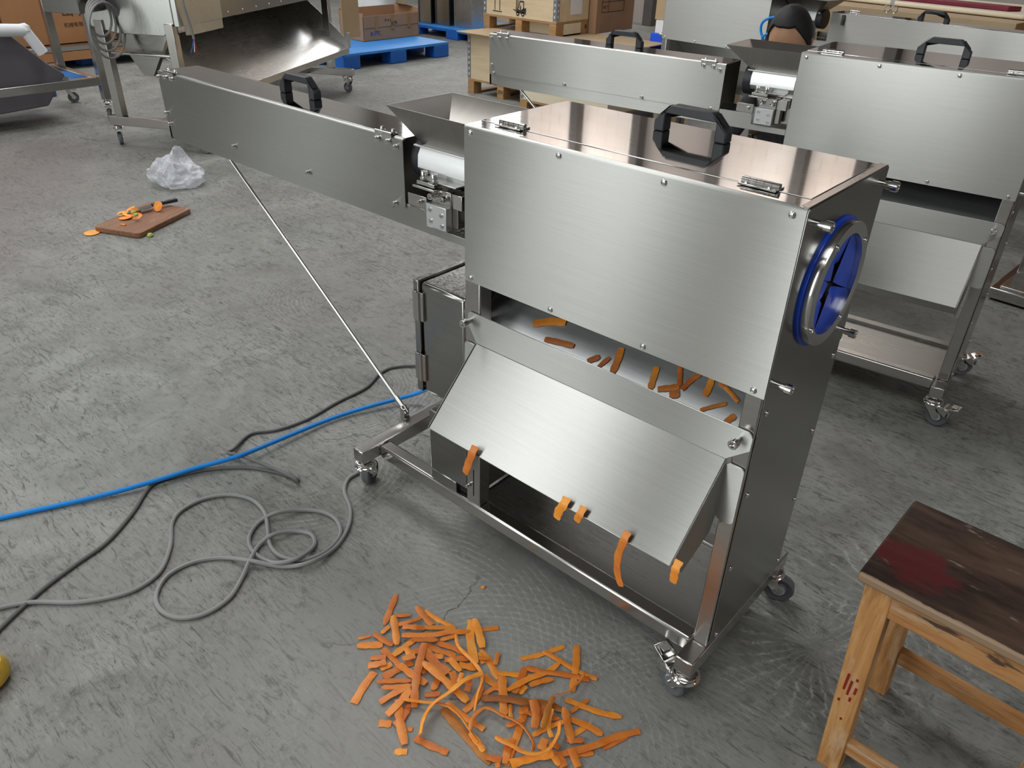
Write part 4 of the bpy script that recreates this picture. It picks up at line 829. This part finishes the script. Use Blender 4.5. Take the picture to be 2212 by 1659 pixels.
# ------------------------------------------------------------------ pallets, cartons, crates
def pallet(label, loc, rz, lx_, ly_, h=.15):
    t = thing('plastic_pallet', label, 'pallet', loc, rz)
    MB().box(0, lx_, 0, ly_, h-.035, h).build('deck', 'pallet_blue_light', t, bev=.006)
    m = MB(); m.box(.0, lx_, -.001, .02, h-.045, h-.006); m.box(lx_-.02, lx_+.001, 0, ly_, h-.045, h-.006); m.build('deck_edge', 'pallet_blue', t)
    for i in range(3):
        for j in range(3):
            bx_ = i*(lx_-.26)/2; by = j*(ly_-.2)/2
            MB().box(bx_, bx_+.26, by, by+.2, 0, h-.034).build('foot', 'pallet_blue', t, bev=.01)
    return t
a = onz(748, 147); b = onz(961, 121)
pallet('blue plastic pallet carrying the open brown carton', (-8.06, 6.66, 0), rad(-91), 1.76, 1.20, .185)
pallet('blue plastic pallet under the upright steel panels, behind the carton', (-8.95, 7.78, 0), rad(-1), 2.0, 1.2)
pallet('dark blue pallet under the big cartons at the upper left', (-10.05, 4.4, 0), rad(-90), 3.1, .9, .15)
pallet('small blue pallet corner beneath the steel cart', (-8.45, 1.80, 0), rad(-90), .9, .85, .14)
def carton(name, label, loc, rz, sx_, sy_, sz, mat='cardboard', open_=False, cat='box', taped=True, grp=None):
    t = thing(name, label, cat, loc, rz, grp)
    th = .006
    if open_:
        m = MB(); m.box(0, sx_, 0, sy_, 0, th); m.box(0, sx_, 0, th, 0, sz); m.box(0, sx_, sy_-th, sy_, 0, sz); m.box(0, th, 0, sy_, 0, sz); m.box(sx_-th, sx_, 0, sy_, 0, sz)
    else: m = MB().box(0, sx_, 0, sy_, 0, sz)
    m.build('carton_body', mat, t, bev=.003)
    if taped:
        m = MB(); m.box(sx_*.5-.03, sx_*.5+.03, -.001, 0, sz*.55, sz); (m.box(sx_*.5-.03, sx_*.5+.03, 0, sy_, sz, sz+.001) if not open_ else None); m.build('tape', 'tape_brown', t)
    return t
# open carton with blue logo: long side faces +x
t = carton('open_carton', 'open brown carton with a blue logo standing on the blue pallet', (-7.53, 5.73, .186), 0, .001, .001, .001, taped=False)
for c in list(t.children): bpy.data.objects.remove(c)
m = MB(); X0, X1, Y0, Y1, Z = -.50, 0, 0, .98, .36; th = .007
m.box(X0, X1, Y0, Y1, 0, th); m.box(X1-th, X1, Y0, Y1, 0, Z-.06); m.box(X0, X0+th, Y0, Y1, 0, Z); m.box(X0, X1, Y0, Y0+th, 0, Z-.02); m.box(X0, X1, Y1-th, Y1, 0, Z); m.build('carton_body', 'cardboard', t, bev=.002)
m = MB(); m.prism([(0, 0), (0, Y1), (.10, Y1), (.10, .02)], (X1+.001, 0, Z-.06), (-.5, 0, .86), (0, 1, 0), (.006, 0, 0)) if False else m.box(X1+.0005, X1+.006, .02, Y1-.01, Z-.20, Z-.055); m.build('front_flap', 'cardboard', t, bev=.002)
m = MB(); m.prism([(0, 0), (.32, 0), (.28, .12), (.05, .12)], (X1-.1, Y1, Z), (-1, 0, 0), (0, -.8, .25), (0, 0, .005)); m.build('end_flap', 'cardboard', t)
for y in (.22, .50, .80): MB().box(X1+.0062, X1+.0072, y-.03, y+.03, Z-.24, Z-.06).build('tape', 'tape_brown', t)
MB().box(X0+.2, X0+.26, -.0012, -.0002, 0, .2).build('tape', 'tape_brown', t)
text('lettering', 'SMC', 'ink_blue', t, (.0012, .235, .085), .065, (0, 1, 0), (0, 0, 1))
m = MB(); m.lathe([(.014, 0), (.022, 0), (.022, .001), (.014, .001), (.014, 0)], (.0006, .135, .085), (1, 0, 0), 20); m.box(.0006, .0016, .131, .139, .06, .11); m.build('logo_ring', 'ink_blue', t)
text('handwriting', '中 6-5', 'ink_black', t, (.0068, .42, .235), .045, (0, 1, 0), (0, 0, 1)); text('handwriting', '配件', 'ink_black', t, (.0068, .53, .19), .06, (0, 1, .1), (0, 0, 1))
# pale folded sheets and a white sack behind the chute cheek
t = thing('white_sack', 'white woven sack with a seam behind the conveyor chute', 'sack', (-9.1, 6.75, 0), rad(12))
MB().prism(rrect(0, .62, 0, .42, .12), (0, 0, 0), (1, 0, 0), (0, 1, 0), (0, 0, .85)).build('sack_body', 'paper_white', t, bev=.05)
box('seam', 'dark_metal', t, .02, .60, -.004, .0, .40, .405)
tag(box('hanging_board', 'cardboard_pale', None, -6.52, -6.50, 4.62, 4.86, .43, .86, bev=.003), 'pale cardboard piece hanging beside the chute end', 'board')
tag(box('narrow_box', 'plywood', None, -9.2, -8.8, 7.3, 7.6, .001, .9, bev=.003), 'narrow pale wooden board standing behind the open carton', 'board')
# steel sheet parts on the second pallet
lbl = ['leftmost upright dark steel panel on the rear blue pallet', 'second upright dark steel panel on the rear blue pallet', 'wide steel panel with slot and round holes on the rear pallet', 'narrow upright steel strip at the right of the rear pallet']
for k, (x, w_, d_, mt) in enumerate(((-8.85, .30, .34, 'steel_side'), (-8.50, .32, .34, 'steel_side'), (-8.12, .40, .30, 'steel_satin'), (-7.42, .07, .05, 'steel_satin'))):
    t = thing('folded_steel_sheet', lbl[k], 'panel', (x, 7.92+.04*k, .151), rad(-4))
    m = MB(); m.box(0, w_, 0, .004, 0, .85); m.box(0, .004, 0, d_, 0, .85); m.box(w_-.004, w_, 0, d_, 0, .85); m.box(-.0, .02, -.012, 0, 0, .85); m.build('sheet', mt, t, bev=.002)
    if k == 2:
        box('slot', 'black_hole', t, .06, .085, -.002, -.0005, .42, .60)
        for x_, z_ in ((.16, .50), (.27, .52), (.35, .58)): MB().lathe([(0, .002), (.016, .002)], (x_, 0, z_), (0, -1, 0), 12).build('hole', 'black_hole', t)
# crates -------------------------------------------------------------------------
def strip_metal(parent, x, y, z0, z1, dx, dy):
    m = MB(); m.box(min(x, x+dx)-.001, max(x, x+dx)+.001, min(y, y+dy)-.001, max(y, y+dy)+.001, z0, z1); o = m.build('corner_strip', 'zinc_strip', parent)
    k = MB(); n_ = int((z1-z0)/.055)
    for i in range(n_):
        z = z0+.03+i*.055
        if abs(dx) > abs(dy): k.box(x+dx*.5-.006, x+dx*.5+.006, y-.0035, y-.002, z, z+.022)
        else: k.box(x+.0018, x+.0034, y+dy*.5-.006, y+dy*.5+.006, z, z+.022)
    q = k.build('punched_holes', 'paper_white', o); q['kind'] = 'stuff'
def crate(label, x0, x1, y0, y1, z0, h, foot=.13, mat='plywood', lid_=True, strips='lr'):
    t = thing('wooden_crate', label, 'crate', (x0, y0, z0))
    X, Y = x1-x0, y1-y0
    for i in range(3):
        fx = i*(X-.09)/2
        for j in range(2):
            MB().box(fx, fx+.09, j*(Y-.12), j*(Y-.12)+.12, .018, foot).build('block', 'pallet_wood', t, bev=.002)
        MB().box(fx, fx+.09, .001, Y-.001, 0, .0175).build('runner', 'pallet_wood', t, bev=.002)
    MB().box(0, X, 0, Y, foot+.0005, foot+.02).build('base_board', 'pallet_wood', t, bev=.002)
    MB().box(0, X, 0, Y, foot+.021, h-.02).build('side_panel', mat, t, bev=.002)
    if lid_: MB().box(-.01, X+.01, -.01, Y+.01, h-.019, h).build('lid', mat, t, bev=.002)
    if 'l' in strips: strip_metal(t, 0, -.001, foot+.03, h-.025, .045, 0)
    if 'r' in strips: strip_metal(t, X, -.001, foot+.03, h-.025, -.045, 0); strip_metal(t, X+.001, 0, foot+.03, h-.025, 0, .045)
    return t
cA = crate('lower plywood crate on wooden feet at the left of the crate stack', -4.99, -4.03, 5.10, 5.95, 0, .61, strips='l')
MB().box(.33, .47, -.003, -.0015, .27, .40).build('paper_label', 'paper_white', cA); MB().box(.34, .47, -.0042, -.0031, .37, .388).build('label_heading', 'ink_black', cA)
text('lettering', 'ZN', 'ink_black', cA, (.48, -.0012, .07), .05, (1, 0, 0), (0, 0, 1))
tag(MB().prism([(0, 0), (1.95, 0), (1.95, 1.05), (.10, 1.05)], (-5.08, 5.02, .6115), (1, .02, 0), (0, 1, 0), (0, 0, .010)).build('plywood_sheet', 'cardboard_pale', bev=.002), 'tan board laid over the lower crates under the upper crate', 'board')
cB = crate('lower right plywood crate half hidden behind the second machine', -3.90, -2.85, 4.72, 5.75, 0, .60, strips='l', mat='plywood_pale')
def arrows(parent, x, z, s_, y=-.002):
    m = MB()
    for dx in (0, .07*s_):
        m.prism([(-.004, 0), (.004, 0), (.004, .16*s_), (-.004, .16*s_)], (x+dx, y, z), (1, 0, 0), (0, 0, 1), (0, -.001, 0)); m.prism([(-.016*s_, .15*s_), (.016*s_, .15*s_), (0, .2*s_)], (x+dx, y, z), (1, 0, 0), (0, 0, 1), (0, -.001, 0))
    m.box(x-.03*s_, x+.10*s_, y-.001, y, z-.014*s_, z-.006*s_); return m.build('up_arrow_print', 'ink_black', parent)
arrows(cB, .34, .30, 1.1); arrows(cB, .10, .30, 1.0)
cC = crate('upper plywood crate printed with arrows and a forklift symbol', -5.10, -4.08, 5.46, 6.00, .6225, .78, foot=.12)
arrows(cC, .17, .19, 1.0)
def forklift(parent, x, z, k):
    y = -.002; m = MB(); pz = lambda pts: m.prism([(a*k, b*k) for a, b in pts], (x, y, z), (1, 0, 0), (0, 0, 1), (0, -.0012, 0))
    pz([(.05, .04), (.22, .04), (.24, .07), (.24, .12), (.20, .13), (.17, .10), (.12, .09), (.06, .12)]); pz([(.03, .05), (.045, .05), (.055, .28), (.04, .28)]); pz([(.065, .10), (.078, .10), (.085, .28), (.072, .28)])
    pz([(-.03, .085), (.04, .075), (.04, .088), (-.03, .095)]); pz([(.085, .12), (.10, .12), (.125, .225), (.11, .225)]); pz([(.11, .215), (.20, .215), (.20, .235), (.11, .235)]); pz([(.195, .10), (.21, .10), (.21, .23), (.195, .23)]); pz([(.235, .03), (.255, .03), (.26, .13), (.24, .13)])
    pz([(.12, .10), (.145, .10), (.145, .15), (.13, .17)])
    for cx in (.075, .19):
        pts = [(cx+.034*math.cos(a*.524), .03+.034*math.sin(a*.524)) for a in range(12)]; pz(pts)
        q = MB(); q.prism([((cx+.014*math.cos(a*.785))*k, (.03+.014*math.sin(a*.785))*k) for a in range(8)], (x, y-.0013, z), (1, 0, 0), (0, 0, 1), (0, -.0006, 0)); q.build('wheel_print', 'plywood', parent)
    m.build('forklift_print', 'ink_black', parent)
forklift(cC, .45, .16, .62)
text('lettering', '吊 件', 'ink_black', cC, (.30, -.0015, .50), .09, (1, 0, 0), (0, 0, 1))
box('paper_label', 'paper_white', cC, 1.0225, 1.0235, .22, .42, .20, .60); text('lettering', '8', 'ink_black', cC, (1.024, .50, .07), .06, (0, 1, 0), (0, 0, 1))
MB().box(.5, 1.02, .13, .42, .001, .118).build('cushion_board', 'plywood_pale', cC)
# cartons beside the crate
t = carton('tall_carton', 'tall brown carton with a printed table beside the upper crate', (-3.99, 6.02, .6225), rad(90), .70, .6, .75, 'cardboard')
m = MB()
for z in (.20, .30, .40, .50): m.box(.09, .50, -.002, -.0005, z, z+.006)
for x in (.09, .21, .494): m.box(x, x+.006, -.0022, -.0006, .20, .506)
m.build('printed_table', 'ink_brown', t)
for z, s_ in ((.25, 'W.T'), (.35, 'N.T.'), (.45, 'SPEC')): text('lettering', s_, 'ink_brown', t, (.155, -.001, z), .05, (1, 0, 0), (0, 0, 1))
t = thing('wrapped_stack', 'stack wrapped in shiny stretch film between carton and machine', 'stack', (-3.45, 6.62, 0), rad(20))
MB().box(0, .50, 0, .5, .001, 1.25).build('stack_core', 'cardboard_dark', t, bev=.01)
m = MB(); vs = []
for i in range(25):
    z = .25+i*.042
    for k in range(28):
        a = 2*math.pi*k/28; c_, s_ = math.cos(a), math.sin(a); e_ = .30/max(abs(c_), abs(s_))*(1+.03*math.sin(i*2.1+k*3)); e_ = min(e_, .37); vs.append((.25+c_*e_, .25+s_*e_, z+.015*math.sin(k*.9+i)))
m.add(vs, [(i*28+k, i*28+(k+1) % 28, (i+1)*28+(k+1) % 28, (i+1)*28+k) for i in range(24) for k in range(28)], True); m.build('stretch_film', 'wrap_film', t)
t = carton('leaning_carton', 'pale carton half hidden left of the farthest machine', (-3.33, 6.12, .822), rad(6), .8, .35, .5, 'cardboard_pale', taped=False)
tag(box('white_foam_board', 'paper_white', None, -3.30, -2.55, 6.1, 6.40, .702, .82), 'white foam board below the pale carton', 'board')
tag(box('blue_crate', 'blue_rubber', None, -3.34, -2.5, 6.08, 6.45, .28, .70, bev=.01), 'dark blue plastic crate behind the board beside the farthest machine', 'crate')
tag(box('support_crate', 'plywood', None, -3.34, -2.45, 6.08, 6.5, .001, .279, bev=.004), 'plywood base under the dark blue plastic crate', 'crate')
# big orange cartons, upper left
lab = ['leftmost big orange-brown carton with printed marks, upper left', 'big orange-brown carton with black characters behind the steel cart', 'big orange-brown carton partly hidden by the hanging cable coil']
for k, (y0, ln_) in enumerate(((.75, 1.18), (1.98, 1.12), (3.14, 1.0))):
    t = carton('big_carton', lab[k], (-9.15, y0, .26), rad(90), ln_, .6, 1.0, 'cardboard_orange', taped=False)
    text('lettering', '山 鼎' if k else '配 重', 'ink_brown', t, (ln_*(.35 if k != 1 else .72), -.0015, .34), .15, (1, 0, 0), (0, 0, 1))
    text('lettering', '机械有限公司', 'ink_brown', t, (ln_*(.35 if k != 1 else .72), -.0015, .19), .055, (1, 0, 0), (0, 0, 1))
    text('lettering', '警示说明', 'ink_brown', t, (ln_*.35, -.0015, .82), .12, (1, 0, 0), (0, 0, 1))
t = thing('low_bench', 'low steel bench rail under the big cartons', 'bench', (-9.3, .6, 0))
box('bench_top', 'steel_tube', t, -.5, .32, 0, 3.8, .20, .255, bev=.004); box('bench_front', 'cardboard_orange', t, .321, .33, 0, 3.8, .10, .195)
for y in (0.2, 3.55): box('bench_leg', 'steel_tube', t, .22, .28, y, y+.06, .001, .199)
# upper right: boxes behind the third machine
t = carton('lettered_carton', 'pale carton with large dark letters behind the farthest arm', (-1.30, 5.05, .40), rad(-7), 1.45, .7, .80, 'cardboard_pale', taped=False)
text('lettering', 'STAL', 'ink_black', t, (.70, -.002, .63), .20, (1, 0, 0), (0, 0, 1)); text('lettering', '瓶', 'ink_black', t, (1.25, -.002, .63), .20, (1, 0, 0), (0, 0, 1))
tag(MB().box(-1.28, .17, 4.82, 5.78, .001, .398).build('storage_table', 'plywood', bev=.004), 'plywood platform carrying the lettered carton', 'table')
t = thing('cardboard_tray', 'flattened pale cardboard tray with dark red foil on top', 'tray', (-1.20, 5.35, 1.205), rad(-7))
MB().prism([(0, 0), (1.35, -.1), (1.45, .1), (1.5, .7), (.1, .75)], (0, 0, 0), (1, 0, 0), (0, 1, 0), (0, 0, .03)).build('tray_base', 'plywood_pale', t, bev=.01)
MB().prism([(.15, .10), (1.20, .02), (1.25, .12), (.2, .22)], (0, 0, .031), (1, 0, 0), (0, 1, 0), (0, 0, .03)).build('red_foil', 'red_foil', t, bev=.006)
t = carton('brown_carton', 'large plain brown carton at the top right corner', (.42, 4.72, .76), rad(8), .62, .5, .72, 'cardboard', taped=False)
tag(box('carton_stand', 'cardboard_dark', None, .40, 1.06, 4.72, 5.5, .399, .758, bev=.004), 'dark carton standing under the large plain brown carton', 'box')
t = thing('wire_clip', 'small figure-eight wire clip over the arm of the farthest machine', 'clip', (-.44, 4.20, 1.275))
m = MB()
for s_ in (-1, 1): m.tube([(s_*.022+.020*math.cos(a*.524), 0, .0+.020*math.sin(a*.524)) for a in range(13)], .003, 6)
m.box(-.012, .012, -.003, .003, .02, .05); m.build('wire_loop', 'chrome', t)
# platform scale at right edge
t = thing('platform_scale', 'small steel platform scale on the floor at the right edge', 'scale', (.73, 3.28, 0), rad(-4))
MB().box(.0, .55, .0, .5, .012, .07).build('scale_base', 'steel_tube', t, bev=.006); MB().box(.04, .53, .03, .47, .0705, .082).build('scale_plate', 'steel_satin', t, bev=.003)
MB().box(.04, .09, .30, .34, .083, .62).build('scale_post', 'steel_tube', t, bev=.003)
for x, y in ((.03, .03), (.5, .03), (.03, .45), (.5, .45)): MB().cyl((x, y, 0), (x, y, .0118), .018, n=12).build('scale_foot', 'black_plastic', t)
t = thing('side_bottle', 'small dark bottle hanging beside the second machine at right', 'bottle', (.955, 2.05, .80))
MB().lathe([(.0, 0), (.035, 0), (.038, .01), (.038, .10), (.02, .125), (.014, .14), (.0, .142)], (0, 0, 0), (0, 0, 1), 18).build('bottle_body', 'blue_rubber', t)
# ------------------------------------------------------------------ person bending behind the second machine
def person():
    t = thing('person', 'dark-haired person crouching with head bowed behind the second machine', 'person', (-.40, 2.76, 0), rad(4))
    bm = bmesh.new(); sl = bm.verts.layers.skin.verify()
    J = {'pel': (0, .28, .50, .15), 'abd': (0, .20, .66, .145), 'che': (0, .10, .86, .165), 'neck': (0, .03, 1.02, .065), 'nk2': (0, -.03, 1.10, .06),
         'sL': (-.18, .08, .93, .07), 'eL': (-.25, -.06, .70, .050), 'wL': (-.16, -.22, .60, .033), 'hL': (-.12, -.27, .59, .036), 'sR': (.18, .08, .93, .07), 'eR': (.25, -.06, .70, .050), 'wR': (.16, -.22, .60, .033), 'hR': (.12, -.27, .59, .036),
         'tL': (-.11, .26, .45, .10), 'kL': (-.17, -.12, .46, .068), 'aL': (-.14, .08, .09, .042), 'fL': (-.14, -.10, .04, .035), 'tR': (.11, .26, .45, .10), 'kR': (.17, -.12, .46, .068), 'aR': (.14, .08, .09, .042), 'fR': (.14, -.10, .04, .035)}
    V = {}
    for k, (x, y, z, r) in J.items():
        v = bm.verts.new(Vector((x, y, z))*U); v[sl].radius = (r*U, r*U); V[k] = v
    V['pel'][sl].use_root = True
    for a, b in ('pel abd', 'abd che', 'che neck', 'neck nk2', 'che sL', 'sL eL', 'eL wL', 'wL hL', 'che sR', 'sR eR', 'eR wR', 'wR hR', 'pel tL', 'tL kL', 'kL aL', 'aL fL', 'pel tR', 'tR kR', 'kR aR', 'aR fR') and [e.split() for e in ('pel abd', 'abd che', 'che neck', 'neck nk2', 'che sL', 'sL eL', 'eL wL', 'wL hL', 'che sR', 'sR eR', 'eR wR', 'wR hR', 'pel tL', 'tL kL', 'kL aL', 'aL fL', 'pel tR', 'tR kR', 'kR aR', 'aR fR')]:
        bm.edges.new((V[a], V[b]))
    me = bpy.data.meshes.new('body'); bm.to_mesh(me); bm.free(); me.materials.append(MATS['dark_fabric'])
    o = bpy.data.objects.new('body', me); COL.objects.link(o); o.parent = t
    o.modifiers.new('skin', 'SKIN').use_smooth_shade = True; s_ = o.modifiers.new('sub', 'SUBSURF'); s_.levels = s_.render_levels = 2
    # fingers on each hand
    for sg in (-1, 1):
        f = MB()
        for k in range(4):
            b0 = Vector((sg*(.10+.016*k), -.285, .60)); f.tube([b0, b0+Vector((0, -.035, .004)), b0+Vector((0, -.058, -.010)), b0+Vector((0, -.066, -.026-.003*(k == 1)))], [.009, .0085, .008, .006], 8)
        b0 = Vector((sg*.085, -.265, .60)); f.tube([b0, b0+Vector((-sg*.022, -.022, -.006)), b0+Vector((-sg*.026, -.045, -.015))], [.011, .0095, .007], 8)
        f.build('fingers', 'skin', t)
    # head: tilted down toward the work
    hd = MB(); n = 40; rings = 26; vs = []
    for i in range(rings+1):
        th = math.pi*i/rings
        for k in range(n):
            ph = 2*math.pi*k/n; x = math.sin(th)*math.cos(ph); y = math.sin(th)*math.sin(ph); z = math.cos(th)
            X = x*.082; Yv = y*.100; Z_ = z*.125
            if z < -.1: X *= 1-.32*(-z-.1); Yv = Yv*(1-.15*(-z-.1))+(-.012 if y < 0 else .02)*(-z)
            if y < -.4 and -.25 < z < .02 and abs(x) < .2: Yv -= .020*(1-abs(x)/.2)*(1-abs(z+.12)/.14)      # nose
            if y < -.5 and -.02 < z < .14 and .2 < abs(x) < .55: Yv += .008                                   # eye sockets
            vs.append((X, Yv, Z_))
    hd.add(vs, [(i*n+k, i*n+(k+1) % n, (i+1)*n+(k+1) % n, (i+1)*n+k) for i in range(rings) for k in range(n)], True)
    H0 = scl(hd, 1.17).build('head', 'skin', t, (0.0, -.085, 1.235), (rad(27), 0, rad(0)))
    hr = MB(); vs = []; keep = []
    def line(ph):                                    # hairline height (z/1) by azimuth; front is -y
        f_ = max(0, -math.sin(ph)); side = abs(math.cos(ph)); return -.38+1.10*min(1, f_*1.45)**.8-.06*side
    R2 = 22
    for i in range(R2+1):
        for k in range(n):
            ph = 2*math.pi*k/n; zl = line(ph); tz_ = 1+(zl-1)*i/R2; th = math.acos(max(-1, min(1, tz_)))
            g_ = 1.10 if i < R2 else 1.0; x = math.sin(th)*math.cos(ph); y = math.sin(th)*math.sin(ph); vs.append((x*.082*g_, y*.100*g_, tz_*.125*(1.13 if i < R2 else 1.0)))
    hr.add(vs, [(i*n+k, i*n+(k+1) % n, (i+1)*n+(k+1) % n, (i+1)*n+k) for i in range(R2) for k in range(n)], True); scl(hr, 1.17).build('hair', 'hair_black', H0)
    for sg in (-1, 1):
        MB().lathe([(.0, .008), (.014, .010), (.024, .004), (.027, -.004), (.018, -.008)], (sg*.096, .008, -.012), (sg*.95, -.3, 0), 16).build('ear', 'skin', H0)
        MB().lathe([(.0, .004), (.009, .002), (.012, -.002)], (sg*.035, -.103, .005), (0, -1, 0), 12).build('eye', 'paper_white', H0)
        MB().lathe([(.0, .0052), (.005, .0045)], (sg*.035, -.103, .005), (0, -1, 0), 10).build('pupil', 'black_hole', H0)
        MB().tube([(sg*.056, -.096, .030), (sg*.037, -.108, .036), (sg*.019, -.110, .031)], .0035, 6).build('eyebrow', 'hair_black', H0)
    MB().tube([(-.026, -.098, -.072), (0, -.106, -.070), (.026, -.098, -.072)], .004, 6).build('mouth', 'red_foil', H0)
person()
